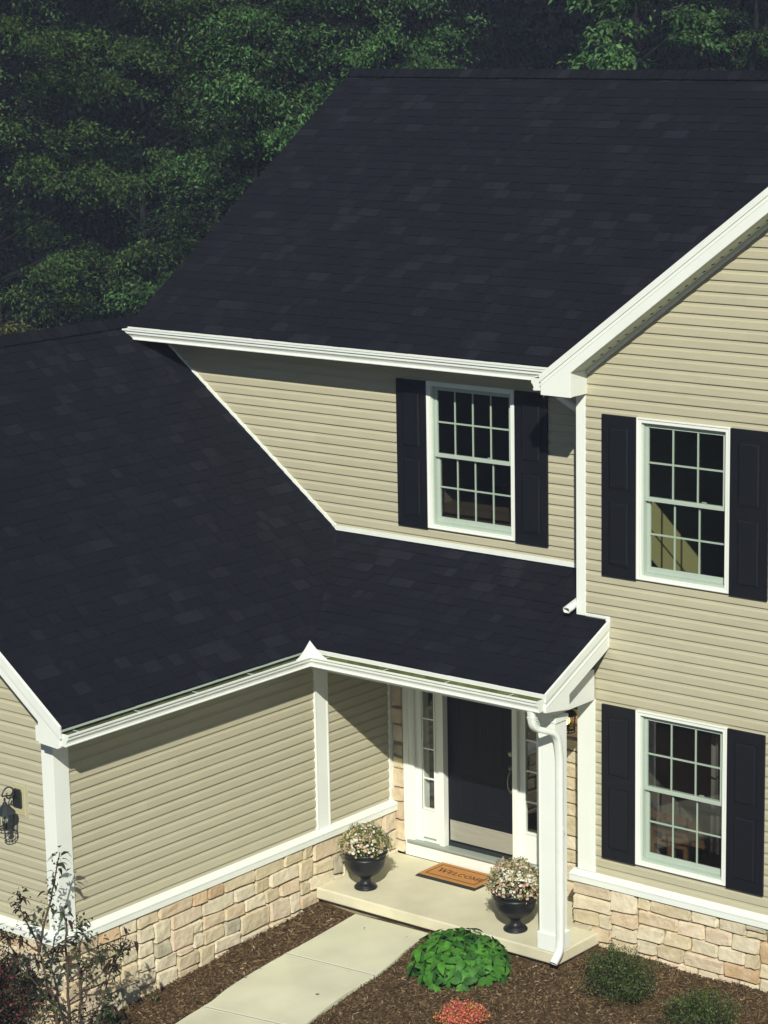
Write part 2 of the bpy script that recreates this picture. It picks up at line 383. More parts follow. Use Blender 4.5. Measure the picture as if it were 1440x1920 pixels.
# garage side wall
gw = MB(FG); gw.box(YF, .64, -.7, 2.66, -.12, -.001); gw = fix_normals(gw.build('garage_side_wall', M['siding'], house))
siding(gw, FG, 2.0628, Z_LEDGE-.01, 2.66, lambda v: YF+.17, lambda v: -.680)
siding(gw, FG, 2.0628, Z_LEDGE-.01, 2.66, lambda v: -.474, lambda v: .556)
trim(gw, FG, YF+.0005, YF+.172, Z_LEDGE, 2.62, .001, .026, 'corner_board', bevel=.0015)
trim(gw, FG, -.676, -.472, Z_LEDGE, 2.66, .001, .030, 'pilaster')
trim(gw, FG, -.676-.008, -.676+.016, Z_LEDGE, 2.64, .0005, .036, 'bead'); trim(gw, FG, -.492, -.468, Z_LEDGE, 2.64, .030, .036, 'bead')
trim(gw, FG, .552, .628, Z_LEDGE, 2.66, .001, .026, 'corner_board')
# garage front wall
gf = MB(FF); gf.prism([(-10.4, -.7), (XG-.002, -.7), (XG-.002, 2.72), (-6.6, 5.45), (-10.4, 2.65)], -.12, -.001); gf = fix_normals(gf.build('garage_front_wall', M['siding'], house))
grk = lambda v: min(XG-.125, -2.86-(max(v, 2.5)-2.53)/.75)
siding(gf, FF, 2.0628+5*EXPO, Z_LEDGE-.01, 4.6, lambda v: -7.5, grk)
trim(gf, FF, XG-.135, XG+.0262, Z_LEDGE, 2.62, .0, .024, 'corner_board', bevel=.0015)

# ---- stone veneer and ledges
def stone(parent, frame, u0, u1, v0, v1, pr=.05, pal=None):
    g = .006; u0 += g; u1 -= g; v0 += g; v1 -= g; w_, h_ = u1-u0, v1-v0
    n = 5; j = min(w_, h_)*.05
    base = pr-.036
    top = pr+random.uniform(-.006, .014)
    cr = [0, .12, .5, .88, 1] ; tu = random.uniform(-.008, .008); tv = random.uniform(-.008, .008)
    cj = [(random.uniform(-j, j), random.uniform(-j, j)) for _ in range(4)]
    G = []
    for b_ in range(n):
        for a_ in range(n):
            fu, fv = a_/(n-1), b_/(n-1)
            ex = min(.3, random.uniform(.010, .020)/w_); ey = min(.3, random.uniform(.009, .018)/h_)
            fu = [0, ex, .5, 1-ex, 1][a_]; fv = [0, ey, .5, 1-ey, 1][b_]
            du = sum(c*wt for c, wt in zip((c_[0] for c_ in cj), ((1-fu)*(1-fv), fu*(1-fv), (1-fu)*fv, fu*fv)))
            dv = sum(c*wt for c, wt in zip((c_[1] for c_ in cj), ((1-fu)*(1-fv), fu*(1-fv), (1-fu)*fv, fu*fv)))
            U = u0+fu*w_+du; V = v0+fv*h_+dv
            edge = (a_ in (0, n-1)) + (b_ in (0, n-1))
            if edge == 2:
                U += (.012 if a_ == 0 else -.012); V += (.010 if b_ == 0 else -.010)
            if edge: d = base
            else: d = top+tu*(fu-.5)*2+tv*(fv-.5)*2+random.uniform(-.004, .004); U += random.uniform(-.006, .006); V += random.uniform(-.005, .005)
            if edge == 1: U += random.uniform(-.003, .003); V += random.uniform(-.004, .004)
            G.append((U, V, d))
    f = [(b_*n+a_, b_*n+a_+1, (b_+1)*n+a_+1, (b_+1)*n+a_) for b_ in range(n-1) for a_ in range(n-1)]
    mbx = MB(frame); mbx.add(G, f)
    rim = [b_*n+a_ for a_, b_ in [(i, 0) for i in range(n)]+[(n-1, i) for i in range(1, n)]+[(i, n-1) for i in range(n-2, -1, -1)]+[(0, i) for i in range(n-2, 0, -1)]]
    ring = [G[i] for i in rim]; mbx.rings([[(a, b, -.0) for a, b, c in ring], ring], True)
    o = mbx.build('stone', random.choices(M['stone'], weights=pal or [34, 32, 15, 5, 5, 9])[0], parent, smooth=False); return o
def ashlar(parent, frame, u0, u1, vt, vb_fn, pr=.05, cu=.078, cv=.076, quoin=None):
    nu = round((u1-u0)/cu); cu = (u1-u0)/nu; vb = min(vb_fn(u0), vb_fn(u1)); nv = math.ceil((vt-vb)/cv)
    occ = [[False]*nu for _ in range(nv)]
    for r in range(nv):
        for c in range(nu):
            if occ[r][c]: continue
            mw = 0
            while c+mw < nu and not occ[r][c+mw] and mw < 6: mw += 1
            h = random.choices([1, 2, 3], [.35, 7, 1.8])[0]; w_ = random.choices([2, 3, 4, 5, 6], [.8, 3, 4, 2.2, .6])[0]
            if h == 3: w_ = min(w_, 5)
            if h == 1: w_ = min(w_, 3)
            w_ = min(w_, mw)
            if mw-w_ == 1: w_ = mw
            h = min(h, nv-r)
            if nv-r-h == 1: h = min(h+1, nv-r)
            while any(occ[r+i][c+k] for i in range(h) for k in range(w_)): h -= 1
            for i in range(h):
                for k in range(w_): occ[r+i][c+k] = True
            ua, ub = u0+c*cu, u0+(c+w_)*cu; va, vb_ = vt-(r+h)*cv, vt-r*cv
            if vb_ < min(vb_fn(ua), vb_fn(ub))-.03: continue
            stone(parent, frame, ua, ub, va, vb_, pr)
def veneer(name, frame, u0, u1, v0, v1, pr=.022):
    mbx = MB(frame); mbx.box(u0, u1, v0, v1, -.002, pr); return fix_normals(mbx.build(name, M['mortar'], house))
sv = veneer('stone_base', FG, YF-.04, .60, -.75, .495, .040); ashlar(sv, FG, YF-.07, .60, .495, lambda u: gz(XG, u), .078)
sv = veneer('stone_base', FW, .0, XR, -.6, .505, .040); ashlar(sv, FW, -.035, 3.32, .505, lambda u: -.20, .078)
# side return of the wing base, visible at the corner on the porch
sv = veneer('stone_base', FF, -6.2, XG+.04, -.8, .495, .040); ashlar(sv, FF, -4.46, XG+.07, .495, lambda u: gz(u, YF)-.02, .078)
DOORF = F_front(YU)
sv = veneer('stone_wall', DOORF, XG, -2.745, 0.001, 2.9, .012)
z = .002
while z < 2.70:
    h = random.choice([.15, .19, .22, .26]); stone(sv, DOORF, -2.93, -2.762, z, min(z+h, 2.75), .038, [12, 12, 30, 8, 6, 32]); z += h
sv = veneer('stone_wall', DOORF, -.735, -.001, 0.001, 2.9, .012); ashlar(sv, DOORF, -.725, -.01, 2.75, lambda u: 0.0, .04, .085, .072)
# ledges (water table)
def ledge(frame, u0, u1, zt_, name='ledge'):
    mbx = MB(frame); pr = [(.0, zt_-.100), (.098, zt_-.100), (.098, zt_-.040), (.104, zt_-.036), (.104, zt_-.026), (.085, zt_-.018), (.018, zt_+.008), (0, zt_+.008)]
    mbx.rings([[(u0, v, n) for n, v in pr], [(u1, v, n) for n, v in pr]], True, True, True); return fix_normals(mbx.build(name, M['white'], house))
ledge(FG, YF-.104, .61, Z_LEDGE-.005); ledge(FW, -.055, XR, Z_LEDGE); ledge(FF, -7.5, XG-.001, Z_LEDGE-.005)

# ---- windows
def window(frame, W, cols, room=None):
    u0, u1, v0, v1 = W; win = empty('window', (0, 0, 0), 0, house)
    cw = .048
    def bx(name, m, a, b, c, d, n0, n1, bev=.003):
        mbx = MB(frame); mbx.box(a, b, c, d, n0, n1); return fix_normals(mbx.build(name, M[m], win, bevel=bev))
    # outer casing
    bx('frame', 'white', u0, u0+cw, v0, v1, -.06, .036); bx('frame', 'white', u1-cw, u1, v0, v1, -.06, .036)
    bx('frame', 'white', u0+cw, u1-cw, v1-cw, v1, -.06, .036); bx('frame', 'white', u0+cw, u1-cw, v0, v0+cw*.8, -.06, .036)
    # raised outer bead
    for a, b, c, d in ((u0-.002, u0+.014, v0-.002, v1+.002), (u1-.014, u1+.002, v0-.002, v1+.002), (u0+.014, u1-.014, v1-.014, v1+.002), (u0+.014, u1-.014, v0-.002, v0+.012)):
        bx('bead', 'white', a, b, c, d, .036, .044, .002)
    a, b, c, d = u0+cw, u1-cw, v0+cw*.8, v1-cw
    bx('sill', 'vinyl', a, b, c, c+.022, -.08, .012); 
    bx('jamb', 'vinyl', a, a+.018, c, d, -.08, .006); bx('jamb', 'vinyl', b-.018, b, c, d, -.08, .006); bx('jamb', 'vinyl', a, b, d-.018, d, -.08, .004)
    a += .018; b -= .018; d -= .018; c += .022; mid = (c+d)/2+.0
    def sash(c0, c1, n0, n1, rail_b, rail_t):
        st = .036
        bx('sash', 'vinyl', a, a+st, c0, c1, n0, n1); bx('sash', 'vinyl', b-st, b, c0, c1, n0, n1)
        bx('sash', 'vinyl', a+st, b-st, c0, c0+rail_b, n0, n1+.002); bx('sash', 'vinyl', a+st, b-st, c1-rail_t, c1, n0, n1+.001)
        ga, gb, gc, gd = a+st, b-st, c0+rail_b, c1-rail_t; nm = (n0+n1)/2
        for i in range(1, cols): x = ga+(gb-ga)*i/cols; bx('muntin', 'muntin', x-.0085, x+.0085, gc, gd, n1-.010, n1-.002, 0)
        y = (gc+gd)/2; bx('muntin', 'muntin', ga, gb, y-.0085, y+.0085, n1-.0095, n1-.0015, 0)
        for i in range(cols):
            for jx in range(2):
                x0, x1 = ga+(gb-ga)*i/cols, ga+(gb-ga)*(i+1)/cols; y0, y1 = gc+(gd-gc)*jx/2, gc+(gd-gc)*(jx+1)/2
                mbx = MB(frame); mbx.add([(x0, y0, n1-.014), (x1, y0, n1-.014), (x1, y1, n1-.014), (x0, y1, n1-.014)], [(0, 1, 2, 3)])
                mbx.build('pane', M['glass'], win)
    sash(mid-.018, d, -.040, -.012, .040, .030)     # upper sash, outer track
    sash(c, mid+.018, -.075, -.047, .055, .036)     # lower sash, inner track
    bx('sash_lock', 'vinyl', (a+b)/2+.16, (a+b)/2+.21, mid+.019, mid+.032, -.070, -.050)
    return win
def shutter(frame, u0, u1, v0, v1):
    mbx = MB(frame); mbx.box(u0, u1, v0, v1, .017, .042); sh = fix_normals(mbx.build('shutter', M['shutter'], house, bevel=.004))
    wd = u1-u0; h = v1-v0; m_ = wd*.2; splits = ((v0+h*.07, v0+h*.47), (v0+h*.545, v0+h*.93))
    for (a, b) in splits:
        mb2 = MB(frame)
        o0 = [(u0+m_, a), (u1-m_, a), (u1-m_, b), (u0+m_, b)]; i0 = [(u0+m_+.028, a+.03), (u1-m_-.028, a+.03), (u1-m_-.028, b-.03), (u0+m_+.028, b-.03)]
        s0_ = [(u0+m_+.010, a+.010), (u1-m_-.010, a+.010), (u1-m_-.010, b-.010), (u0+m_+.010, b-.010)]
        mb2.rings([[(x, y, .0415) for x, y in o0], [(x, y, .049) for x, y in o0], [(x, y, .049) for x, y in s0_], [(x, y, .0435) for x, y in s0_], [(x, y, .053) for x, y in i0]], True, False, True)
        fix_normals(mb2.build('panel', M['shutter'], sh))
    return sh
window(FW, W1, 3); window(FW, W2, 3); window(FU, W3, 4)
for fr, a, b, W in ((FW, .300, .702, W1), (FW, 1.748, 2.160, W1), (FW, .300, .700, W2), (FW, 1.748, 2.160, W2), (FU, -2.775, -2.370, W3), (FU, -1.214, -.802, W3)):
    shutter(fr, a, b, W[2]-.018, W[3]-.003)
# mounting blocks and rooms behind the windows
def room(name, x0, x1, y0, y1, z0, z1, mwall, mfloor, hole):
    """a room: floor, ceiling, back and side walls, open only at the window"""
    mbx = MB(); mbx.m = 0
    a = [(x0,y0,z0),(x1,y0,z0),(x1,y1,z0),(x0,y1,z0),(x0,y0,z1),(x1,y0,z1),(x1,y1,z1),(x0,y1,z1)]
    mbx.add(a, [(4,5,6,7),(2,3,7,6),(1,2,6,5),(3,0,4,7)])
    mbx.m = 1; mbx.add(a, [(0,3,2,1)]); mbx.m = 0
    # front wall inside face around the opening
    u0, u1, v0, v1 = hole
    for q in ((x0, u0, z0, z1), (u1, x1, z0, z1), (u0, u1, z0, v0), (u0, u1, v1, z1)):
        mbx.add([(q[0], y0, q[2]), (q[1], y0, q[2]), (q[1], y0, q[3]), (q[0], y0, q[3])], [(0,1,2,3)])
    return mbx.build(name, [M[mwall], M[mfloor]], house)
room('room', .125, 3.6, .13, 3.2, 3.05, 5.5, 'room', 'floorwood', W1)
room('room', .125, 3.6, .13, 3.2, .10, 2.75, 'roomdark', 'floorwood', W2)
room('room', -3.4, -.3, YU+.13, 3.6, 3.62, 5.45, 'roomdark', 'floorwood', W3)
# dining table, chair back and curtain seen through the lower window
tb = MB(); tb.box(-.55, .55, -.4, .4, .70, .74)
dt = empty('dining_table', (1.05, 1.15, .10)); tag(dt, 'brown wooden table inside the room behind the lower right window', 'table')
tb.build('tabletop', M['table'], dt, bevel=.006)
for a in (-.48, .48):
    for b in (-.33, .33): q = MB(); q.box(a-.035, a+.035, b-.035, b+.035, 0, .70); q.build('leg', M['table'], dt)
ch = empty('dining_chair', (.55, .62, .10)); tag(ch, 'brown slatted chair inside behind the lower right window', 'chair')
q = MB(); q.box(-.22, .22, -.2, .22, .43, .47); q.build('seat', M['table'], ch)
for a in (-.2, .2):
    for b, h in ((-.18, .43), (.2, .95)): q = MB(); q.box(a-.02, a+.02, b-.02, b+.02, 0, h); q.build('leg', M['table'], ch)
for zz in (.62, .76, .90): q = MB(); q.box(-.18, .18, .185, .21, zz, zz+.06); q.build('back_slat', M['table'], ch)
cu = MB(); ring = []
for zz in (1.0, 2.6): ring.append([(1.40+i*.022, .24+.025*math.sin(i*1.15), zz) for i in range(18)])
cu.rings(ring, False); o = cu.build('curtain', M['curtain'], smooth=True); tag(o, 'dark curtain hanging inside at the right of the lower window', 'curtain')
sd = o.modifiers.new('cloth', 'SOLIDIFY'); sd.thickness = .004

# ---- front door unit
du = empty('entrance_surround', (0, 0, 0), 0, house)
def dbx(name, m, a, b, c, d, n0, n1, bev=.004, par=None):
    mbx = MB(DOORF); mbx.box(a, b, c, d, n0, n1); return fix_normals(mbx.build(name, M[m], par or du, bevel=bev))
DX0, DX1 = -2.215, -1.285; CX = (DX0+DX1)/2
dbx('back_board', 'white', -2.745, -2.525, .001, 2.9, -.12, .0, 0); dbx('back_board', 'white', -.965, -.735, .001, 2.9, -.12, .0, 0)
dbx('riser', 'white', -2.748, -.733, .002, .165, 0.001, .040); dbx('threshold', 'thresh', -2.70, -.78, .165, .190, -.10, .075, .003)
for sgn in (-1, 1):
    def X(a, b):  # mirror about the door centre
        return (CX+a, CX+b) if sgn > 0 else (CX-b, CX-a)
    a, b = X(.878, 1.008); dbx('casing', 'white', a, b, .165, 2.62, 0.0, .045); 
    a, b = X(.93, .95); dbx('casing_bead', 'white', a, b, .165, 2.60, .045, .052, .002)
    a, b = X(.862, .878); dbx('jamb', 'white', a, b, .19, 2.6, -.05, .040)
    a, b = X(.463, .528); dbx('mullion', 'white', a, b, .19, 2.6, -.10, .030)
    # sidelight: panel with a glazed slot of five lights
    a, b = X(.528, .862); g0, g1 = X(.612, .768)
    dbx('sidelight_panel', 'white', a, g0, .19, 2.6, -.045, -.010, .002); dbx('sidelight_panel', 'white', g1, b, .19, 2.6, -.045, -.010, .002)
    dbx('sidelight_panel', 'white', g0, g1, .19, .575, -.045, -.010, .002); dbx('sidelight_panel', 'white', g0, g1, 2.27, 2.6, -.045, -.010, .002)
    for (p, q_, r_, s_) in ((g0-.016, g0+.004, .558, 2.29), (g1-.004, g1+.016, .558, 2.29), (g0+.004, g1-.004, .558, .578), (g0+.004, g1-.004, 2.27, 2.29)):
        dbx('bead', 'white', p, q_, r_, s_, -.010, .000, .002)
    for i in range(1, 5): zz = .575+i*.339; dbx('muntin', 'white', g0, g1, zz-.008, zz+.008, -.030, -.012, 0)
    for i in range(5):
        mbx = MB(DOORF); z0, z1 = .575+i*.339, .575+(i+1)*.339; mbx.add([(g0, z0, -.022), (g1, z0, -.022), (g1, z1, -.022), (g0, z1, -.022)], [(0,1,2,3)]); mbx.build('pane', M['glass'], du)
    a, b = X(.60, .80); dbx('drip_groove', 'thresh', a, b, .222, .240, -.010, -.004, 0)
mbx = MB(DOORF); mbx.box(DX0+.004, DX1-.004, .205, 2.36, -.095, -.05); door = fix_normals(mbx.build('front_door', M['door'], house, bevel=.003))
for (p, q_, r_, s_) in ((.13, .42, 1.18, 2.12), (.51, .80, 1.18, 2.12), (.13, .42, .62, 1.04), (.51, .80, .62, 1.04)):
    mb2 = MB(DOORF); p += DX0; q_ += DX0
    R_ = lambda i: [(p+i, r_+i), (q_-i, r_+i), (q_-i, s_-i), (p+i, s_-i)]
    mb2.rings([[(x, y, -.0505) for x, y in R_(0)], [(x, y, -.0475) for x, y in R_(.004)], [(x, y, -.0495) for x, y in R_(.018)], [(x, y, -.0495) for x, y in R_(.03)], [(x, y, -.0455) for x, y in R_(.055)]], True, False, True)
    fix_normals(mb2.build('panel', M['door'], door))
dbx('kick_plate', 'steel', DX0+.03, DX1-.025, .262, .492, -.05, -.0465, .001, door)
dbx('bottom_sweep', 'rubber', DX0+.005, DX1-.005, .192, .238, -.060, -.046, .001, door)
for zz, r in ((1.385, .030),):
    mb2 = MB(); lathe(mb2, [(.002, 0), (r, 0), (r, .008), (r*.7, .016), (.006, .018)], 16); o = mb2.build('deadbolt', M['nickel'], door, True); o.location = (DX1-.075, YU+.050, zz); o.rotation_euler = (math.pi/2, 0, 0)
mb2 = MB(); lathe(mb2, [(.002, 0), (.028, 0), (.028, .006), (.018, .014), (.012, .03), (.006, .032)], 16)
o = mb2.build('thumb_latch', M['nickel'], door, True); o.location = (DX1-.075, YU+.050, 1.225); o.rotation_euler = (math.pi/2, 0, 0)
mb2 = MB(); hp = []
for i in range(13): t = i/12; hp.append((DX1-.075, YU+.046-.055*math.sin(math.pi*t)**.7, 1.20-.24*t))
tube(mb2, hp, [.011-.003*math.sin(math.pi*i/12) for i in range(13)], 8); mb2.build('door_handle', M['nickel'], door, True)
mb2 = MB(); lathe(mb2, [(.002, 0), (.022, 0), (.022, .006), (.01, .016)], 14); o = mb2.build('handle_rose', M['nickel'], door, True); o.location = (DX1-.075, YU+.050, .965); o.rotation_euler = (math.pi/2, 0, 0)
# hallway behind the sidelights
mbx = MB(); mbx.m = 0; a = [(-2.8, .76, .05), (-.7, .76, .05), (-.7, 3.2, .05), (-2.8, 3.2, .05), (-2.8, .76, 2.9), (-.7, .76, 2.9), (-.7, 3.2, 2.9), (-2.8, 3.2, 2.9)]
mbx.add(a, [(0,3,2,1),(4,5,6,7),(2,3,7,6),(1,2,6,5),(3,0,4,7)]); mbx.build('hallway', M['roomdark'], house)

# ---- roofs
MP = .667; GP = .75; PP_ = .467
RIDGE_Y, RIDGE_Z = 4.30, 5.665+.667*4.05
GR_X, GR_Z = -6.53, 2.75+.75*3.94
def plane_frame(o, eu, ev):   # point = o + u*eu + v*ev + n*normal
    eu, ev = Vector(eu), Vector(ev).normalized(); nn = eu.cross(ev).normalized(); o = Vector(o)
    return lambda u, v, n: tuple(o+eu*u+ev*v+nn*n)
RF_main = plane_frame((0, .25, 5.665), (1, 0, 0), (0, 1, MP)); LM = 4.05*math.hypot(1, MP)
RF_gar = plane_frame((-2.59, 0, 2.75), (0, 1, 0), (-1, 0, GP)); LG = 3.94*math.hypot(1, GP)
RF_por = plane_frame((0, -1.07, 2.75), (1, 0, 0), (0, 1, PP_)); LP = 1.705*math.hypot(1, PP_)
vz_g = lambda v: v*GP/math.hypot(1, GP)     # rise on the garage slope
def g_right(v):
    r = vz_g(v)
    if r < .797: return -1.07+r/PP_
    return .630 if r < 2.62 else 3.2
g_left = lambda v: -4.612
def p_left(v): return -2.59-v*PP_/math.hypot(1, PP_)/GP
p_right = lambda v: .365
m_left = lambda v: -6.415
m_right = lambda v: 1.2 if v > .5 else .2+v
def roof_shingles(part, frame, length, ul, ur, n_single, eave_first=True, wmin=.09, wmax=.30, expo=.143, seed=1, urange=None):
    rr = random.Random(seed); rest = MB(frame); rest.m = 0; ncourse = math.ceil(length/expo); singles = 0
    K = 4
    def clampu(u, v): return max(ul(v), min(ur(v), u))
    for c in range(ncourse):
        v0, v1 = c*expo-.012, min((c+1)*expo+.02, length); vm = v0
        if v1-v0 < .03: continue
        umin = min(ul(v0), ul(v1)); umax = max(ur(v0), ur(v1))
        # base lamina: a wedge, butt edge 5 mm thick
        def quad(mbx, a, b, nb, nt, vv0, vv1):
            A0, B0, A1, B1 = clampu(a, max(vv0, 0)), clampu(b, max(vv0, 0)), clampu(a, vv1), clampu(b, vv1)
            if B0-A0 < .004 and B1-A1 < .004: return False
            mbx.add([(A0, vv0, 0), (B0, vv0, 0), (A0, vv0, nb), (B0, vv0, nb), (A1, vv1, nt), (B1, vv1, nt), (A1, vv1, 0), (B1, vv1, 0)],
                    [(0, 1, 3, 2), (2, 3, 5, 4), (0, 2, 4, 6), (1, 7, 5, 3)]); return True
        rest.m = rr.choice([0, 1, 1]); quad(rest, umin, umax, .0075, .004, v0, v1)
        u = umin-rr.uniform(0, .3)
        while u < umax:
            wd = rr.uniform(wmin, wmax); mi = rr.choices(range(K), [38, 29, 23, 10])[0]
            a, b = u+.0015, u+wd
            dj = rr.uniform(-.006, .002)
            if singles < n_single and a > ul(v0) and b < ur(v1) and a > ul(v1) and b < ur(v0):
                one = MB(frame); 
                if quad(one, a, b,   .0115, .0055, v0+dj, v1): one.build('shingle', M['sh'][mi], part); singles += 1
            else:
                rest.m = mi; quad(rest, a, b, .0115, .0055, v0+dj, v1)
            u += wd + (rr.uniform(.03, .17) if rr.random() < .6 else .0)
    o = rest.build('shingles', M['sh'], part); o['kind'] = 'stuff'
    return singles
def deck(name, frame, poly, th=.05):
    mbx = MB(frame); mbx.prism(poly, -th, -.001); return fix_normals(mbx.build(name, M['deck'], house))
mroof = deck('main_roof', RF_main, [(-6.40, .01), (.5, .01), (1.6, .8), (4.2, 3.5), (4.2, LM), (-6.40, LM)])
groof = deck('garage_roof', RF_gar, [(-4.61, .01), (-1.08, .01), (.62, .797/GP*math.hypot(1, GP)-.02), (.62, 2.60/GP*math.hypot(1, GP)), (3.2, 2.62/GP*math.hypot(1, GP)), (3.2, LG), (-4.61, LG)])
proof = deck('porch_roof', RF_por, [(-2.60, .01), (.355, .01), (.355, LP), (p_left(LP)+.0, LP)])
# other slopes, out of sight of the camera but there
def slab(name, pts, m, par=house, th=.05):
    mbx = MB(); n = len(pts); mbx.add(pts+[(x, y, z-th) for x, y, z in pts], [tuple(range(n)), tuple(range(2*n-1, n-1, -1))]+[(i, i+n, (i+1)%n+n, (i+1)%n) for i in range(n)]); return fix_normals(mbx.build(name, m, par))
slab('main_roof_back', [(-6.40, RIDGE_Y+.001, RIDGE_Z), (9, RIDGE_Y+.001, RIDGE_Z), (9, 8.6, 5.5), (-6.40, 8.6, 5.5)], M['deck'])
slab('garage_roof_left', [(GR_X-.001, -4.61, GR_Z), (GR_X-.001, 3.2, GR_Z), (-10.6, 3.2, 2.7), (-10.6, -4.61, 2.7)], M['deck'])
slab('wing_roof', [(-.235, -.28, 5.68), (-.235, .25, 5.68), (4.6, 7.5, 9.306), (4.6, -.28, 9.306)], M['deck'], th=.05)
slab('wing_roof_right', [(4.601, -.28, 9.306), (4.601, 7.5, 9.306), (9.4, .25, 5.68), (9.4, -.28, 5.68)], M['deck'])
n1 = roof_shingles(proof, RF_por, LP, p_left, p_right, 165, seed=3)
n2 = roof_shingles(groof, RF_gar, LG, g_left, g_right, 0 if n1 > 290 else 295-n1, seed=5)
roof_shingles(mroof, RF_main, LM, m_left, m_right, 0, seed=9)
def ridge_caps(part, p0, p1, s1, s2, lift=.012):
    p0, p1 = Vector(p0), Vector(p1); d = (p1-p0); L = d.length; d.normalize(); s1, s2 = Vector(s1).normalized(), Vector(s2).normalized(); mbx = MB(); k = 0
    upv = Vector((0, 0, 1))
    while k*.143 < L:
        a = p0+d*(k*.143); b = p0+d*min(L, (k*.143+.17)); w_ = .145; hi, lo = .048, .036
        mbx.m = random.choices(range(4), [50, 32, 14, 4])[0]
        mbx.add([a+s1*w_+upv*(lo-.004), a+upv*hi, a+s2*w_+upv*(lo-.004), b+s1*w_+upv*(lo-.012), b+upv*(hi-.01), b+s2*w_+upv*(lo-.012),
                 a+s1*w_+upv*.0, a+s2*w_], [(0, 1, 4, 3), (1, 2, 5, 4), (0, 6, 7, 2, 1)]); k += 1
    o = mbx.build('ridge_cap', M['sh'], part); return o
ridge_caps(mroof, (1.5, RIDGE_Y, RIDGE_Z+.008), (-6.415, RIDGE_Y, RIDGE_Z+.008), (0, -1, -MP), (0, 1, -MP))
ridge_caps(groof, (GR_X, -4.63, GR_Z+.006), (GR_X, 3.2, GR_Z+.006), (1, 0, -GP), (-1, 0, -GP))

# ---- eaves: fascia, soffit, gutters
def house_box(name, x0, x1, y0, y1, z0, z1, m='white', bev=.003): q = MB(); q.box(x0, x1, y0, y1, z0, z1); return q.build(name, M[m], house, bevel=bev)
house_box('fascia', XG-.002, -2.61, -4.60, -1.09, 2.565, 2.715)       # boxed garage eave
q = MB(); q.box(XG, -2.61, -1.0901, .62, 2.57, 2.60); 
house_box('fascia', -2.60, .345, -1.085, -.80, 2.565, 2.715)        # boxed porch eave
house_box('porch_beam', -2.93, .21, -.79, -.57, 2.42, 2.66)
house_box('porch_beam', .02, .212, -.5695, -.035, 2.42, 2.735)
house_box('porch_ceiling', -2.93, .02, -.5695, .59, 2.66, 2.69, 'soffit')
house_box('fascia', -6.38, -.24, .275, .62, 5.505, 5.635)           # main eave
GPROF = [(.0, .0), (.0, -.005), (.002, -.118), (.076, -.123), (.088, -.118), (.089, -.108), (.081, -.104), (.082, -.084), (.092, -.066), (.108, -.050), (.109, -.020), (.124, -.016), (.124, .0), (.112, .002), (.104, -.006),
         (.103, -.036), (.096, -.056), (.084, -.070), (.074, -.090), (.072, -.112), (.008, -.112), (.006, .0)]
def gutter(path, name='gutter', zoff=0):
    """path: list of (point, outward offset vector)"""
    mbx = MB(); rings = []
    for p, o in path: rings.append([(p[0]+o[0]*a, p[1]+o[1]*a, p[2]+b) for a, b in GPROF])
    mbx.rings(rings, True, True, True); n = len(GPROF)
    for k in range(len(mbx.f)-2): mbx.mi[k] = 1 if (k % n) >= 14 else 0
    g = fix_normals(mbx.build(name, [M['whitemetal'], M['trough']], house)); return g
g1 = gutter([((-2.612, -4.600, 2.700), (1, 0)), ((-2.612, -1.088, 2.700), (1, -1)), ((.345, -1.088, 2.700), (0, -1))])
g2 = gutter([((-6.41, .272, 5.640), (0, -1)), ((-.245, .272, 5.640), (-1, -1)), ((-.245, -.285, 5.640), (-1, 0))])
def caps_(par, pts):
    for p in pts: q = MB(); q.box(*p); q.build('end_cap', M['whitemetal'], par)
def end_cap(par, p, o, along):
    q = MB(); K = [(a, b-.001) for a, b in GPROF[:13]]; al = Vector(along)
    A = [(p[0]+o[0]*a, p[1]+o[1]*a, p[2]+b) for a, b in K]; q.rings([A, [tuple(Vector(v)+al*.005) for v in A]], True, True, True); fix_normals(q.build('end_cap', M['whitemetal'], par))
end_cap(g1, (.345, -1.088, 2.700), (0, -1), (1, 0, 0)); end_cap(g1, (-2.612, -4.600, 2.700), (1, 0), (0, -1, 0))
end_cap(g2, (-6.41, .272, 5.640), (0, -1), (-1, 0, 0)); end_cap(g2, (-.245, -.285, 5.640), (-1, 0), (0, -1, 0))
# hangers across the gutter mouths
for i in range(5): q = MB(); y = -4.45+i*.80; q.box(-2.606, -2.500, y, y+.014, 2.688, 2.694); q.build('hanger', M['vinyl'], g1)
for i in range(4): q = MB(); x = -2.35+i*.78; q.box(x, x+.014, -1.200, -1.094, 2.688, 2.694); q.build('hanger', M['vinyl'], g1)
# drip edges
def strip(name, p0, p1, w_, h_, par=house, m='whitemetal'):
    pass
house_box('drip_edge', -2.60, .37, -1.0865, -1.052, 2.712, 2.742, 'whitemetal', .002)
house_box('drip_edge', -2.615, -2.578, -4.62, -1.087, 2.712, 2.732, 'vinyl', .002)  # darker vinyl tone stands in for the shade under the shingle overhang
house_box('drip_edge', -6.41, -.24, .236, .274, 5.630, 5.655, 'whitemetal', .002)
# splash guard on the inside corner
q = MB(); cx_, cy_ = -2.492, -1.208
def leaf_edge(t): return .140*(1-t)**1.35+.012
ring_a = []; N_ = 9
for s_ in range(N_): t = s_/(N_-1); ring_a.append((t*.215, leaf_edge(t)))
A = [(cx_-.004, cy_-d, 2.698) for d, h in ring_a]; B = [(cx_-.004-.05*(h/.187), cy_-d+.05*(h/.187), 2.698+h) for d, h in ring_a]
q.rings([A, B], False)
A2 = [(cx_-d, cy_+.004, 2.698) for d, h in ring_a]
A = [(cx_+d, cy_+.004, 2.698) for d, h in ring_a]; B = [(cx_+d-.05*(h/.187), cy_+.004+.05*(h/.187), 2.698+h) for d, h in ring_a]
q.rings([B, A], False)
sgd = q.build('splash_guard', M['whitemetal'], house, smooth=False); sdm = sgd.modifiers.new('sheet', 'SOLIDIFY'); sdm.thickness = .004

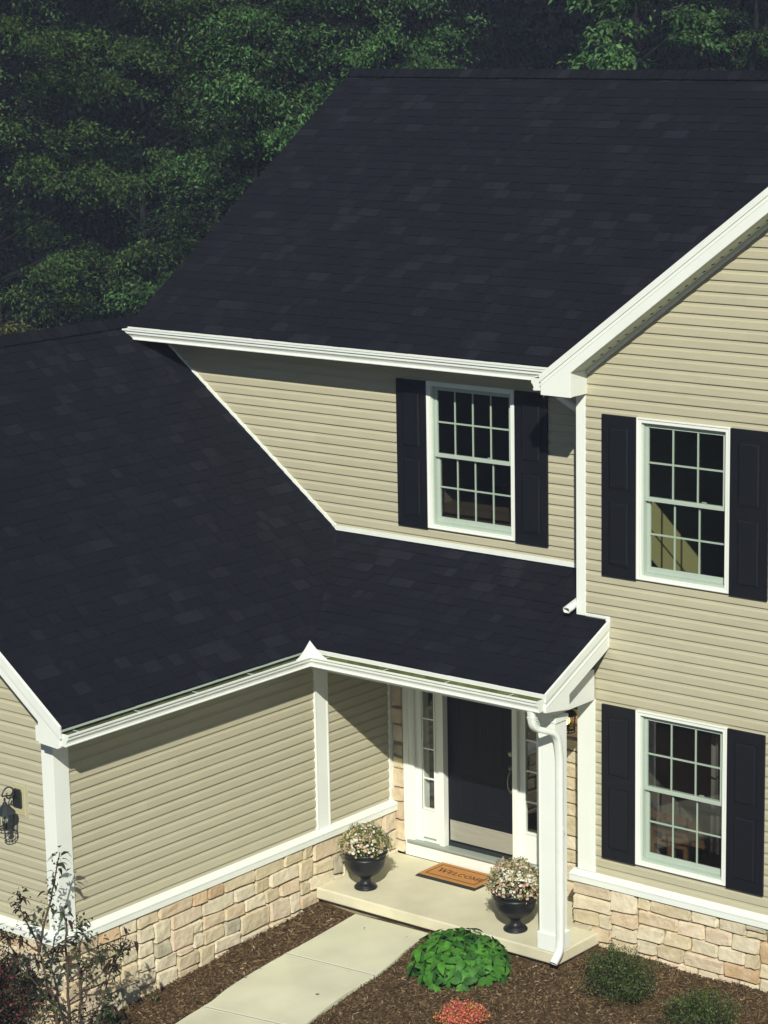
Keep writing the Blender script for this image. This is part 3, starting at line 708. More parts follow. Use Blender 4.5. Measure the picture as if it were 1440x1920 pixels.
# ---- rakes
def rake(name, frame, pts_top, depth, n0, n1, ret=None, m='white', bev=.004):
    (a, za), (b, zb) = pts_top; mbx = MB(frame)
    mbx.prism([(a, za-depth), (b, zb-depth), (b, zb), (a, za)], n0, n1); return fix_normals(mbx.build(name, M[m], house, bevel=bev))
# wing gable rake, face at y = -.30
FRW = F_front(0)
zr_ = lambda u, k=0: 5.700+.753*(u+.217)+k
mbx = MB(FRW); ub = 4.6
mbx.prism([(-.236, 5.480), (.116, 5.480), (.116, zr_(.116)-.228), (ub, zr_(ub)-.228), (ub, zr_(ub)-.022), (-.236, zr_(-.236)-.022)], .262, .300)
fix_normals(mbx.build('rake_board', M['white'], house, bevel=.004))
mbx = MB(FRW); mbx.prism([(-.245, zr_(-.245)-.075), (ub, zr_(ub)-.075), (ub, zr_(ub)), (-.245, zr_(-.245))], .284, .312); fix_normals(mbx.build('rake_trim', M['whitemetal'], house, bevel=.003))
mbx = MB(FRW); mbx.prism([(-.245, zr_(-.245)-.115), (ub, zr_(ub)-.115), (ub, zr_(ub)-.105), (-.245, zr_(-.245)-.105)], .298, .304); fix_normals(mbx.build('rake_trim', M['whitemetal'], house))
# boxed return and sloping soffit
mbx = MB(FRW); mbx.prism([(-.232, 5.484), (.114, 5.484), (.114, zr_(.114)-.232), (-.232, zr_(-.232)-.235)], .001, .261); fix_normals(mbx.build('eave_return', M['white'], house, bevel=.003))
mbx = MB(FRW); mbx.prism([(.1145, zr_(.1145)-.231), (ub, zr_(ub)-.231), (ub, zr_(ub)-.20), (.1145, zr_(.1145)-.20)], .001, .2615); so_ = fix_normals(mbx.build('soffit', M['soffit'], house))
for i in range(46):
    u = .25+i*.095; q = MB(FRW); z0 = zr_(u)-.2325; q.prism([(u, z0), (u+.02, z0+.015), (u+.02, z0+.018), (u, z0+.003)], .095, .135); fix_normals(q.build('vent', M['deck'], so_))
mbx = MB(FRW); mbx.prism([(.1145, zr_(.1145)-.275), (ub, zr_(ub)-.275), (ub, zr_(ub)-.2315), (.1145, zr_(.1145)-.2315)], .001, .030); fix_normals(mbx.build('frieze', M['white'], house))
# wing side fascia (runs back to the main eave)
house_box('fascia', -.243, -.05, -.26, .62, 5.486, 5.62)
# garage gable rake, face at y=-4.62
gz_ = lambda u: 2.752+.75*(-2.575-u)
mbx = MB(F_front(0)); ub2 = GR_X
def gp(l): return [(u, v) for u, v in l]
mbx.prism([(-2.636, 2.545), (-2.885, 2.560), (-2.885, gz_(-2.885)-.215), (ub2, gz_(ub2)-.215), (ub2, gz_(ub2)-.015), (-2.602, gz_(-2.602)-.02), (-2.602, 2.56)][::-1], 4.585, 4.62)
fix_normals(mbx.build('rake_board', M['white'], house, bevel=.004))
mbx = MB(F_front(0)); mbx.prism([(-2.575, gz_(-2.575)-.10), (-2.575, gz_(-2.575)+.022), (ub2, gz_(ub2)+.022), (ub2, gz_(ub2)-.10)][::-1], 4.612, 4.640); fix_normals(mbx.build('rake_trim', M['whitemetal'], house, bevel=.003))
mbx = MB(F_front(0)); mbx.prism([(-2.63, 2.566), (-2.883, 2.566), (-2.883, gz_(-2.883)-.22), (-2.63, gz_(-2.63)-.10)][::-1], 4.397, 4.584); fix_normals(mbx.build('eave_return', M['white'], house))
mbx = MB(F_front(0)); mbx.prism([(-2.8835, gz_(-2.8835)-.218), (ub2, gz_(ub2)-.218), (ub2, gz_(ub2)-.19), (-2.8835, gz_(-2.8835)-.19)][::-1], 4.397, 4.585); fix_normals(mbx.build('soffit', M['soffit'], house))
# porch roof rake, face at x=.37
FP = F_right(0); pz = lambda y: 3.262+.467*y
mbx = MB(FP); mbx.prism([(-1.085, 2.560), (-.690, 2.505), (-.690, pz(-.69)-.285), (-.001, pz(0)-.285), (-.001, pz(0)-.03), (-1.085, pz(-1.085)-.03)], .338, .372); fix_normals(mbx.build('rake_board', M['white'], house, bevel=.003))
mbx = MB(FP); mbx.prism([(-1.10, pz(-1.10)-.085), (-.001, pz(0)-.085), (-.001, pz(0)+.002), (-1.10, pz(-1.10)+.002)], .362, .386); fix_normals(mbx.build('rake_trim', M['whitemetal'], house, bevel=.003))
mbx = MB(FP); mbx.prism([(-1.085, pz(-1.085)-.150), (-.001, pz(0)-.150), (-.001, pz(0)-.140), (-1.085, pz(-1.085)-.140)], .370, .377); fix_normals(mbx.build('rake_trim', M['whitemetal'], house))
mbx = MB(FP); mbx.prism([(-1.084, 2.563), (-.692, 2.512), (-.692, pz(-.692)-.25), (-1.084, pz(-1.084)-.06)], .213, .337); fix_normals(mbx.build('eave_return', M['white'], house))
trim(house, FW, .340, .378, 2.985, 3.285, .001, .030, 'end_trim')
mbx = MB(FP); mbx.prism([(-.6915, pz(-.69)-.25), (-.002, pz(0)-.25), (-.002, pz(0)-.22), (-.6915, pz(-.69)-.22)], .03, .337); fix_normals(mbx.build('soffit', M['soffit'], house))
# flashing where the porch roof meets the wing wall
trim(house, FW, .097, .372, 3.262, 3.290, .001, .024, 'flashing', 'whitemetal', .002)

# ---- porch post
post = empty('porch_post', (.158, -.672, 0), 0, house)
def pbx(name, x, y, z0, z1, m='white', bev=.004): q = MB(); q.box(-x, x, -y, y, z0, z1); return q.build(name, M[m], post, bevel=bev)
pbx('shaft', .098, .098, .002, 2.42); pbx('base_wrap', .122, .114, .001, .185, bev=.006); pbx('neck', .112, .108, 2.36, 2.419)
for sx_ in (-1, 1): q = MB(); q.box(sx_*.094-.006, sx_*.094+.006, -.103, -.096, .185, 2.36); q.build('bead', M['white'], post)

# ---- downspouts
def smooth_path(P, n=6):
    P = [Vector(p) for p in P]; out = [P[0]]
    for i in range(1, len(P)-1):
        a, b, c = P[i-1], P[i], P[i+1]; r = min((a-b).length, (c-b).length)*.42; s0, s1 = b+(a-b).normalized()*r, b+(c-b).normalized()*r
        for k in range(n+1): t = k/n; out.append(s0.lerp(b, t).lerp(b.lerp(s1, t), t))
    out.append(P[-1]); return out
q = MB(); rtube(q, smooth_path([(.240, -1.140, 2.59), (.243, -1.125, 2.40), (.318, -.83, 2.29), (.318, -.785, 2.05), (.318, -.785, .16), (.322, -.80, .04), (.315, -.90, -.055)]), .078, .060, Vector((1, 0, 0)))
ds = fix_normals(q.build('downspout', M['whitemetal'], house, smooth=False)); ds.modifiers.new('e', 'EDGE_SPLIT').split_angle = math.radians(50); ds.data.polygons.foreach_set('use_smooth', [True]*len(ds.data.polygons))
for i in range(7):   # crimp ridges on the elbow
    q = MB(); t = i/6; c = Vector((.242, -1.132, 2.51)).lerp(Vector((.252, -1.09, 2.41)), t); q.box(c.x-.041, c.x+.041, c.y-.034, c.y+.034, c.z-.0025, c.z+.0025); q.build('crimp', M['whitemetal'], ds)
q = MB(); q.box(.276, .360, -.80, -.756, 1.30, 1.325); q.build('strap', M['whitemetal'], ds)
q = MB(); rtube(q, smooth_path([(-.44, .20, 5.53), (-.44, .25, 5.40), (-.08, .36, 5.16), (-.055, .34, 4.9), (-.055, .34, 3.52), (-.058, .20, 3.40), (-.062, -.125, 3.315)]), .078, .060, Vector((1, 0, 0)))
ds2 = fix_normals(q.build('downspout', M['whitemetal'], house)); ds2.modifiers.new('e', 'EDGE_SPLIT').split_angle = math.radians(50); ds2.data.polygons.foreach_set('use_smooth', [True]*len(ds2.data.polygons))

# ------------------------------------------------------------------ THINGS ON THE PORCH
# welcome mat
mt = empty('doormat', (-1.835, .352, 0)); tag(mt, 'orange coir doormat with dark WELCOME lettering in front of the door', 'doormat')
q = MB(); hx, hy = .400, .232
q.rings([[(-hx,-hy,.001),(hx,-hy,.001),(hx,hy,.001),(-hx,hy,.001)], [(-hx,-hy,.008),(hx,-hy,.008),(hx,hy,.008),(-hx,hy,.008)], [(-hx+.012,-hy+.032,.020),(hx-.012,-hy+.032,.020),(hx-.012,hy-.010,.020),(-hx+.012,hy-.010,.020)]], True, True, True)
q.build('rubber_base', M['rubber'], mt)
q = MB(); q.box(-hx+.016, hx-.016, -hy+.038, hy-.014, .0205, .027); q.build('coir', M['coir'], mt)
def border(x0, x1, y0, y1, w_, z): 
    q = MB()
    for r in ((x0, x1, y0, y0+w_), (x0, x1, y1-w_, y1), (x0, x0+w_, y0+w_, y1-w_), (x1-w_, x1, y0+w_, y1-w_)): q.box(r[0], r[1], r[2], r[3], z, z+.002)
    return q
border(-hx+.070, hx-.070, -hy+.090, hy-.066, .011, .0265).build('printed_border', M['matink'], mt)
def glyph(mbx, ch_, x, y, h, wd):
    """serif capitals as flat printed strokes"""
    th, tn = h*.17, h*.085; z0, z1 = .0265, .0288
    def bar(a, b, w_):
        a, b = Vector(a), Vector(b); d = (b-a).normalized(); n_ = Vector((-d.y, d.x))*w_/2
        p = [a-n_, b-n_, b+n_, a+n_]; mbx.add([(x+e.x*wd, y+e.y*h, z0) if False else (x+e.x, y+e.y, z0) for e in p]+[(x+e.x, y+e.y, z1) for e in p], [(0,3,2,1),(4,5,6,7),(0,1,5,4),(1,2,6,5),(2,3,7,6),(3,0,4,7)])
    def B(a, b, w_): bar((a[0]*wd, a[1]*h), (b[0]*wd, b[1]*h), w_)
    def serif(px_, py_, l=.17): bar((px_*wd-l*h, py_*h), (px_*wd+l*h, py_*h), tn)
    if ch_ == 'W':
        B((.02, 1), (.27, 0), th); B((.27, 0), (.5, .85), tn); B((.5, .85), (.73, 0), th); B((.73, 0), (.98, 1), tn); serif(.02, 1); serif(.98, 1); serif(.5, .88, .12)
    elif ch_ == 'E':
        B((.15, 0), (.15, 1), th); B((.0, .04), (.95, .04), tn); B((.0, .96), (.9, .96), tn); B((.15, .52), (.7, .52), tn); B((.93, 0), (.93, .28), tn); B((.88, .76), (.88, 1), tn); B((.7, .4), (.7, .64), tn)
    elif ch_ == 'L':
        B((.15, 0), (.15, 1), th); B((.0, .04), (.95, .04), tn); B((.93, 0), (.93, .32), tn); serif(.15, .97)
    elif ch_ in 'CO':
        n_ = 20; rng_ = range(n_) if ch_ == 'O' else range(2, n_-2)
        for i in rng_:
            t0, t1 = 2*math.pi*i/n_, 2*math.pi*(i+1)/n_; w_ = tn+(th-tn)*abs(math.cos((t0+t1)/2))
            B((.5+.46*math.cos(t0), .5+.5*math.sin(t0)), (.5+.46*math.cos(t1), .5+.5*math.sin(t1)), w_)
        if ch_ == 'C': B((.86, .70), (.86, .98), tn); B((.86, .04), (.86, .22), tn)
    elif ch_ == 'M':
        B((.08, 0), (.1, 1), tn); B((.1, 1), (.5, .12), th); B((.5, .12), (.9, 1), tn); B((.9, 1), (.92, 0), th); serif(.08, .03, .13); serif(.92, .03, .14); serif(.05, .97, .1); serif(.95, .97, .1)
q = MB(); xx = -.262
for i, ch_ in enumerate('WELCOME'):
    h = .100 if i == 0 else .078; wd = {'W': .115, 'E': .052, 'L': .050, 'C': .064, 'O': .070, 'M': .080}[ch_]
    glyph(q, ch_, xx, -.030, h, wd); xx += wd+.019
q.build('lettering', M['matink'], mt)

# urns with flowers
M['fl'] = [leafmat('petal_%s' % n_, c, .6, .15, var=.15, vs=20) for n_, c in (('white', (.80, .76, .62)), ('pink', (.70, .48, .38)), ('brown', (.54, .36, .19)), ('green', (.17, .25, .075)), ('darkgreen', (.06, .105, .035)), ('olive', (.45, .41, .17)))]
def leaves(P, D, N, L, W, curl=.0):
    """4-vertex folded leaves"""
    D = D/np.linalg.norm(D, axis=1, keepdims=True); Sd = np.cross(D, N); Sd /= (np.linalg.norm(Sd, axis=1, keepdims=True)+1e-9); Nn = np.cross(Sd, D)
    L = L[:, None]; W = W[:, None]
    return np.stack([P, P+D*L*.45+Sd*W*.5+Nn*W*.18, P+D*L-Nn*L*curl, P+D*L*.45-Sd*W*.5+Nn*W*.18], 1).reshape(-1, 3)
def urn(loc, label, seed, fr=.27, fh=.24, pb=(.55, .22, .08, .15), pf=(.14, .30, .28, .28)):
    r_ = np.random.default_rng(seed); t = empty('flower_urn', loc); tag(t, label, 'planter', 'black flower urns on the porch slab')
    q = MB(); prof = [(.004, 0), (.112, 0), (.114, .012), (.108, .022), (.098, .026), (.096, .034), (.078, .042), (.058, .058), (.050, .08), (.052, .105), (.066, .118), (.068, .126), (.098, .136), (.150, .17), (.182, .225), (.194, .275), (.196, .31),
        (.203, .314), (.203, .324), (.196, .33), (.200, .35), (.207, .356), (.226, .368), (.228, .384), (.216, .392), (.196, .388), (.186, .33), (.10, .30), (.004, .30)]
    prof = [(r*1.10, z_*1.10) for r, z_ in prof]; lathe(q, prof, 40); q.build('urn', M['urn'], t, True)
    n = 2300; u = r_.normal(size=(n, 3)); u[:, 2] = np.abs(u[:, 2])-.08; u /= np.linalg.norm(u, axis=1, keepdims=True)
    rad = r_.uniform(.55, 1.0, n)[:, None]**.4; lump = (1+.10*np.sin(u[:, 0]*7+seed)*np.cos(u[:, 1]*6))[:, None]
    P = u*rad*lump*np.array([fr, fr, fh])+np.array([0, 0, .462]); D = u+r_.normal(0, .7, (n, 3)); Nn = r_.normal(size=(n, 3))+u
    v = leaves(P, D, Nn, r_.uniform(.02, .05, n), r_.uniform(.007, .014, n), .2)
    qmesh('foliage', v, r_.choice([2, 3, 4, 5], n, p=pf), M['fl'], t, 'stuff')
    # daisy-like blooms: five-petal discs facing out
    nb = 330; u = r_.normal(size=(nb, 3)); u[:, 2] = np.abs(u[:, 2])-.12; u /= np.linalg.norm(u, axis=1, keepdims=True)
    vs, ms = [], []
    for i in range(nb):
        c = u[i]*np.array([fr, fr, fh])*r_.uniform(.95, 1.1)*(1+.1*math.sin(u[i][0]*7+seed)*math.cos(u[i][1]*6))+np.array([0, 0, .462]); nn = u[i]+r_.normal(0, .25, 3); nn /= np.linalg.norm(nn)
        a = np.cross(nn, [0.3, .2, 1]); a /= np.linalg.norm(a); b = np.cross(nn, a); R_ = r_.uniform(.009, .019); mi = r_.choice([0, 1, 2, 5], p=pb)
        for k in range(5):
            th = k*2*math.pi/5; e = a*math.cos(th)+b*math.sin(th); f_ = -a*math.sin(th)+b*math.cos(th)
            vs += [c, c+e*R_*.7+f_*R_*.45+nn*.003, c+e*R_*1.15+nn*.004, c+e*R_*.7-f_*R_*.45+nn*.003]; ms.append(mi)
    qmesh('blossoms', np.array(vs), ms, M['fl'], t, 'stuff')
    return t
urn((-2.435, -.475, .001), 'black urn of pale flowers at the left end of the porch slab', 11, .262, .225)
urn((-.440, -.500, .001), 'black urn of brownish pink flowers beside the white porch post', 12, .285, .265, (.46, .20, .22, .12), (.34, .20, .20, .26))

# wall lanterns
def lantern(loc, label, lit=False, s=1.0):
    t = empty('wall_lantern', loc); tag(t, label, 'lantern'); t.scale = (s, s, s)
    q = MB(); q.rings([[(-.055*k, y, .10*v) for k, v in ((1, -.8), (1, .7), (.7, 1.0), (-.7, 1.0), (-1, .7), (-1, -.8))] for y in (0, -.022)], True, True, True); fix_normals(q.build('backplate', M['iron'], t))
    q = MB(); pts = []   # scroll arm
    for i in range(26): a = i/25; th = math.pi*(.0+1.55*a)*1.45; r_ = .085*(1-a*.72); pts.append((0, -.135-r_*math.cos(th)*1.0+.02, .075+r_*math.sin(th)))
    tube(q, [(0, -.02, .0), (0, -.03, .05)]+pts[0:], .0075, 6); q.build('scroll_arm', M['iron'], t, True)
    cy = -.17
    q = MB(); lathe(q, [(.002, .055), (.010, .05), (.012, .03), (.006, .02), (.020, .005), (.024, -.012), (.030, -.018), (.062, -.05), (.098, -.088), (.100, -.098), (.002, -.097)], 12, 0, cy); q.build('roof', M['iron'], t, False)
    for i in range(6):
        a = i*math.pi/3+.2; q = MB(); tube(q, [(.090*math.cos(a), cy+.090*math.sin(a), -.098), (.076*math.cos(a), cy+.076*math.sin(a), -.27)], .0052, 5); q.build('cage_bar', M['iron'], t)
    for i in range(12):
        a = i*math.pi/6+.2
        if i % 2: q = MB(); tube(q, [(.086*math.cos(a), cy+.086*math.sin(a), -.098), (.073*math.cos(a), cy+.073*math.sin(a), -.27)], .003, 4); q.build('cage_bar', M['iron'], t)
    for zz, r_ in ((-.272, .080), (-.245, .077)): q = MB(); tube(q, [(r_*math.cos(i*math.pi/6), cy+r_*math.sin(i*math.pi/6), zz) for i in range(13)], .006, 5, False); q.build('ring', M['iron'], t)
    q = MB(); lathe(q, [(.002, -.262), (.03, -.262), (.035, -.255), (.022, -.25), (.022, -.20), (.002, -.198)], 12, 0, cy); q.build('candle_cup', M['iron'], t)
    q = MB(); lathe(q, [(.002, -.20), (.014, -.196), (.026, -.165), (.024, -.14), (.010, -.115), (.002, -.11)], 12, 0, cy); q.build('bulb', M['bulb'] if lit else M['vinyl'], t, True)
    return t
bl = MB(FF); bl.box(-3.49, -3.335, 1.70, 2.00, .012, .030); fix_normals(bl.build('mounting_block', M['block'], gf, bevel=.004))
bl = MB(FF); bl.box(-3.51, -3.30, 1.675, 2.02, .004, .0225); fix_normals(bl.build('mounting_block', M['siding'], gf, bevel=.002))
lantern((-3.425, YF-.031, 1.86), 'unlit black scroll lantern on the siding at the left edge')
lantern((-.44, YU-.04, 2.14), 'lit black lantern under the porch roof behind the post', True)
for_l = bpy.data.lights.new('porch_lantern_light', 'POINT'); for_l.energy = 4; for_l.color = (1, .65, .3); for_l.shadow_soft_size = .03
lo = bpy.data.objects.new('porch_lantern_light', for_l); COL.objects.link(lo); lo.location = (-.44, YU-.21, 1.985)
# doorbell
q = MB(DOORF); q.box(-2.86, -2.835, 1.12, 1.17, .048, .060)

# ------------------------------------------------------------------ PLANTS
def leaf_mesh(name, L, W, curve, material, fold=.18, n=5):
    mbx = MB(); rows = []
    for i in range(n+1):
        t = i/n; wd = W*.5*(math.sin(math.pi*min(1, t*.92+.06))**.75)*(1-.25*t) if 0 < i < n else W*.03
        zc = -curve*L*t*t; x = L*(t-.12*curve*t*t); rows.append([(x, -wd, zc+fold*wd), (x, 0, zc), (x, wd, zc+fold*wd)])
    mbx.rings(rows, False); me_o = mbx.build(name, material, None, True); me = me_o.data; bpy.data.objects.remove(me_o); return me
def put_leaf(mesh, parent, p, d, nrm, s):
    o = bpy.data.objects.new('leaf', mesh); link(o, parent)
    x = Vector(d).normalized(); y = Vector(nrm).cross(x).normalized(); z = x.cross(y)
    m = Matrix(((x.x,y.x,z.x,p[0]),(x.y,y.y,z.y,p[1]),(x.z,y.z,z.z,p[2]),(0,0,0,1))); o.matrix_local = m @ Matrix.Diagonal((s, s, s, 1)); return o
# broad-leaved bush by the walkway
M['hl'] = [leafmat('broad_leaf_%s' % n_, c, .5, .22, .2, var=.25, vs=14) for n_, c in (('bright', (.085, .27, .032)), ('mid', (.062, .20, .028)), ('deep', (.036, .12, .022)))]
bush = empty('broad_leaf_bush', (-.53, -1.32, gz(-.6, -1.3)-.03)); tag(bush, 'bright green broad leaved bush between the walkway and the porch slab', 'bush')
lm = [leaf_mesh('leaf', .146, .090, c+.15, M['hl'][i % 3], .32) for i, c in enumerate((.35, .5, .25, .6, .4))]
q = MB()
for i in range(46):
    a = i*2.4; r_ = .46*math.sqrt((i+.5)/46); tube(q, [(r_*.25*math.cos(a), r_*.25*math.sin(a), 0), (r_*.8*math.cos(a), r_*.8*math.sin(a), .2*(1-r_)), (r_*math.cos(a), r_*math.sin(a), .40*math.sqrt(max(0, 1-(r_/.56)**2)))], .004, 5)
q.build('stems', M['stem'], bush)
rr = random.Random(4); cnt = 0
for i in range(59):
    f = (i+.5)/59; a = i*2.39996; el = math.acos(1-f*.98); 
    n_ = Vector((math.sin(el)*math.cos(a), math.sin(el)*math.sin(a), math.cos(el)))
    c = Vector((n_.x*.50, n_.y*.50, .06+n_.z*.34))*rr.uniform(.86, 1.03); n2 = (n_+Vector((rr.uniform(-.25, .25), rr.uniform(-.25, .25), .35))).normalized()
    t1 = n2.orthogonal().normalized(); t2 = n2.cross(t1); a0 = rr.uniform(0, 6.28)
    for k in range(5):
        th = a0+k*2*math.pi/5+rr.uniform(-.3, .3); d = (t1*math.cos(th)+t2*math.sin(th))+n2*rr.uniform(.0, .55)-Vector((0, 0, .12))
        put_leaf(rr.choice(lm), bush, c+d.normalized()*.012, d, n2, rr.uniform(.72, 1.12)); cnt += 1
# shade core leaves lower down
n = 520; r_ = np.random.default_rng(5); u = r_.normal(size=(n, 3)); u /= np.linalg.norm(u, axis=1, keepdims=True); u[:, 2] = np.abs(u[:, 2])
P = u*np.array([.47, .47, .34])*r_.uniform(.6, 1, n)[:, None]+np.array([0, 0, .02])
qmesh('inner_foliage', leaves(P, u+r_.normal(0, .8, (n, 3)), np.tile([0, 0, 1.], (n, 1))+r_.normal(0, .4, (n, 3)), r_.uniform(.06, .12, n), r_.uniform(.04, .07, n)), r_.choice([1, 2], n, p=[.25, .75]), M['hl'], bush, 'stuff')

def shrub(name, loc, R, H, n, mats, pw, label, cat, seed, ls=(.014, .026), asp=.5, spiky=.25, stems=26, core=.3):
    r_ = np.random.default_rng(seed); t = empty(name, loc); tag(t, label, cat)
    q = MB(); tips = []
    for i in range(stems):
        a = r_.uniform(0, 6.28); rad = R*math.sqrt(r_.uniform(0, 1)); hz = H*(1-.55*(rad/R)**2)*r_.uniform(.75, 1+spiky)
        tip = np.array([rad*math.cos(a), rad*math.sin(a), hz]); m_ = np.array([rad*.35*math.cos(a+.3), rad*.35*math.sin(a+.3), hz*.45])
        tube(q, [(0, 0, -.02), tuple(m_), tuple(tip)], [.006, .004, .002], 5); tips.append((m_, tip))
    q.build('stems', M['twig'], t)
    per = n//stems; V = []; MI = []
    for m_, tip in tips:
        f = r_.uniform(-.15, 1.04, per)[:, None]; c = m_*(1-f)+tip*f; sp = r_.normal(0, 1, (per, 3)); P = c+sp*R*.13*(1.15-.75*np.clip(f, 0, 1))
        P[:, 2] = np.maximum(P[:, 2], .0); D = r_.normal(0, .8, (per, 3))+np.array([0, 0, .9])+sp*.3
        V.append(leaves(P, D, r_.normal(size=(per, 3))+np.array([0, 0, .8]), r_.uniform(ls[0], ls[1], per), r_.uniform(ls[0]*asp, ls[1]*asp, per), .1)); MI.append(r_.choice(len(mats), per, p=pw))
    qmesh('foliage', np.concatenate(V), np.concatenate(MI), mats, t, 'stuff'); return t
GM = [leafmat('boxwood_%s' % n_, c, .5, .15, var=.3, vs=10) for n_, c in (('dark', (.024, .042, .015)), ('green', (.065, .105, .026)), ('yellow', (.15, .18, .04)), ('berry', (.25, .03, .03)))]
shrub('evergreen_shrub', (1.16, -.98, gz(1, -.98)), .47, .42, 14000, GM, [.36, .42, .214, .006], 'small dark evergreen shrub in the mulch below the right window', 'shrub', 21, stems=60)
shrub('evergreen_shrub', (2.20, -1.12, gz(2, -.98)), .44, .31, 10000, GM, [.32, .42, .255, .005], 'low yellowish green shrub cut by the bottom right edge', 'shrub', 22, stems=52)
RM = [leafmat('sedum_%s' % n_, c, .55, .2, var=.3, vs=14) for n_, c in (('pink', (.72, .13, .14)), ('coral', (.80, .26, .09)), ('gold', (.66, .45, .10)), ('magenta', (.58, .05, .15)), ('green', (.14, .17, .04)))]
shrub('red_shrub', (.25, -2.31, gz(.2, -2.25)), .27, .20, 5600, RM, [.27, .30, .17, .14, .12], 'small pink and orange leaved shrub beside the walkway mulch', 'shrub', 23, ls=(.014, .028), asp=.6, spiky=.05, stems=60)
BM_ = [leafmat('barberry_%s' % n_, c, .5, .15, var=.3, vs=8) for n_, c in (('wine', (.16, .028, .028)), ('dark', (.030, .022, .02)), ('green', (.045, .075, .03)), ('red', (.27, .05, .04)))]
shrub('red_leaved_shrub', (-3.36, -4.94, gz(-3.5, -5)), .52, .98, 11000, BM_, [.18, .40, .36, .06], 'dark red leaved shrub in the bottom left corner by the garage', 'shrub', 24, ls=(.022, .045), asp=.55, spiky=.1, stems=46)
# tiny weeds in the mulch
WM = [leafmat('weed_leaf', (.05, .09, .02), .5, .2)]
def weed(loc, label, seed, n=22, s=.07):
    r_ = np.random.default_rng(seed); a = r_.uniform(0, 6.28, n); D = np.stack([np.cos(a), np.sin(a), r_.uniform(.2, 1.6, n)], 1); P = np.tile([0, 0, .0], (n, 1))+D*r_.uniform(0, .03, n)[:, None]
    o = qmesh('weed', leaves(P, D, np.tile([0, 0, 1.], (n, 1)), r_.uniform(.5, 1.2, n)*s, r_.uniform(.2, .35, n)*s, .2), [0]*n, WM, None, None, loc); tag(o, label, 'weed')
weed((-2.66, -3.46, gz(-2.6, -3.5)+.005), 'tiny green weed sprouting from the mulch below the garage stones', 31, 16, .06)
weed((-2.70, -4.0, gz(-2.7, -4)), 'dark leafy weed against the garage stones near the bottom left', 32, 40, .12)

# young tree in front of the garage corner: branches given in (across, up, depth) metres
SM = [leafmat('sapling_leaf_%s' % n_, c, .55, .2, .15, var=.3, vs=10) for n_, c in (('dark', (.020, .028, .017)), ('green', (.042, .058, .024)), ('purple', (.050, .026, .022)), ('olive', (.10, .11, .03)))]
sap = empty('young_tree', (-2.54, -4.78, gz(-2.6, -4.84))); tag(sap, 'young purplish tree with thin bare stems before the garage corner', 'tree')
RX = Vector((rt.x, rt.y, 0)); RD = Vector((fw.x, fw.y, 0)).normalized()
def sp(a, b, c=0): return RX*a+Vector((0, 0, b))+RD*c
BR = [([(-.02,0),(-.06,.30),(-.12,.60),(-.17,.92),(-.20,1.05)], .017), ([(.03,0),(.05,.35),(.045,.75),(.05,1.10),(.06,1.35),(.03,1.5)], .014),
      ([(-.20,1.05),(-.24,1.2),(-.33,1.36),(-.38,1.50),(-.36,1.62)], .009), ([(-.20,1.05),(-.34,1.16),(-.50,1.22),(-.60,1.28)], .007),
      ([(-.20,1.05),(-.16,1.28),(-.09,1.50),(-.04,1.72),(.0,1.90),(.03,2.03)], .010), ([(.05,.9),(.16,1.06),(.22,1.22),(.20,1.36)], .007),
      ([(.045,.75),(.24,.90),(.40,1.04),(.50,1.12)], .007), ([(.05,.55),(.34,.80),(.56,1.00),(.66,1.14)], .007),
      ([(.03,.1),(.25,.35),(.38,.62),(.46,.86),(.56,1.04),(.62,1.22)], .009), ([(-.10,.55),(-.30,.80),(-.42,.90),(-.48,1.00)], .006),
      ([(-.17,.92),(-.05,1.02),(.06,1.16)], .006), ([(-.05,.2),(-.16,.5),(-.14,.86)], .005), ([(.1,.3),(.34,.44),(.52,.56)], .006), ([(.05,.15),(.22,.60),(.24,.92)], .005)]
rr = random.Random(12); lms = [leaf_mesh('leaf', .092, .048, c, SM[i], .3, 4) for i, c in enumerate((.7, .9, 1.1, .6))]
nleaf = 0
for pts, r0 in BR:
    dz = rr.uniform(-.12, .12); P3 = [sp(a, b, dz*i/len(pts)) for i, (a, b) in enumerate(pts)]
    fine = [P3[0]]
    for i in range(len(P3)-1):
        for k in (1, 2, 3): fine.append(P3[i].lerp(P3[i+1], k/3)+Vector((rr.uniform(-.008, .008), rr.uniform(-.008, .008), 0)))
    q = MB(); tube(q, [tuple(p) for p in fine], [max(.004, 1.25*r0*(1-.72*i/len(fine))) for i in range(len(fine))], 6); q.build('branch' if r0 < .013 else 'trunk', M['twig'], sap, True)
    nl = 24 if r0 < .013 else 14
    for i in range(nl):
        t = (.30+.70*(i+rr.random())/nl if r0 < .013 else .45+.55*i/nl); k = t*(len(fine)-1); j = min(int(k), len(fine)-2); p = fine[j].lerp(fine[j+1], k-j)
        tw = Vector((rr.gauss(0, 1), rr.gauss(0, 1), rr.uniform(.0, 1.1))).normalized(); tip = p+tw*rr.uniform(.01, .07)
        if nleaf < 295:
            put_leaf(rr.choices(lms, [5, 4, 3, 1])[0], sap, tip, tw+Vector((0, 0, -.25)), Vector((rr.uniform(-.5, .5), rr.uniform(-.5, .5), 1)), rr.uniform(.55, 1.05)); nleaf += 1
n = 900; r_ = np.random.default_rng(55); V = []
for i in range(n):
    pts, r0 = BR[r_.integers(len(BR))]; t = r_.uniform(.25, 1)*(len(pts)-1); j = min(int(t), len(pts)-2); a = np.array(pts[j])*(1-t+j)+np.array(pts[j+1])*(t-j); p = sp(a[0]+r_.normal(0, .035), a[1]+r_.normal(0, .03), r_.normal(0, .07)); V.append(tuple(p))
qmesh('foliage', leaves(np.array(V), r_.normal(size=(n, 3))+np.array([0, 0, .3]), r_.normal(size=(n, 3))+np.array([0, 0, .8]), r_.uniform(.02, .06, n), r_.uniform(.012, .028, n), .25), r_.choice(4, n, p=[.4, .35, .15, .1]), SM, sap, 'stuff')
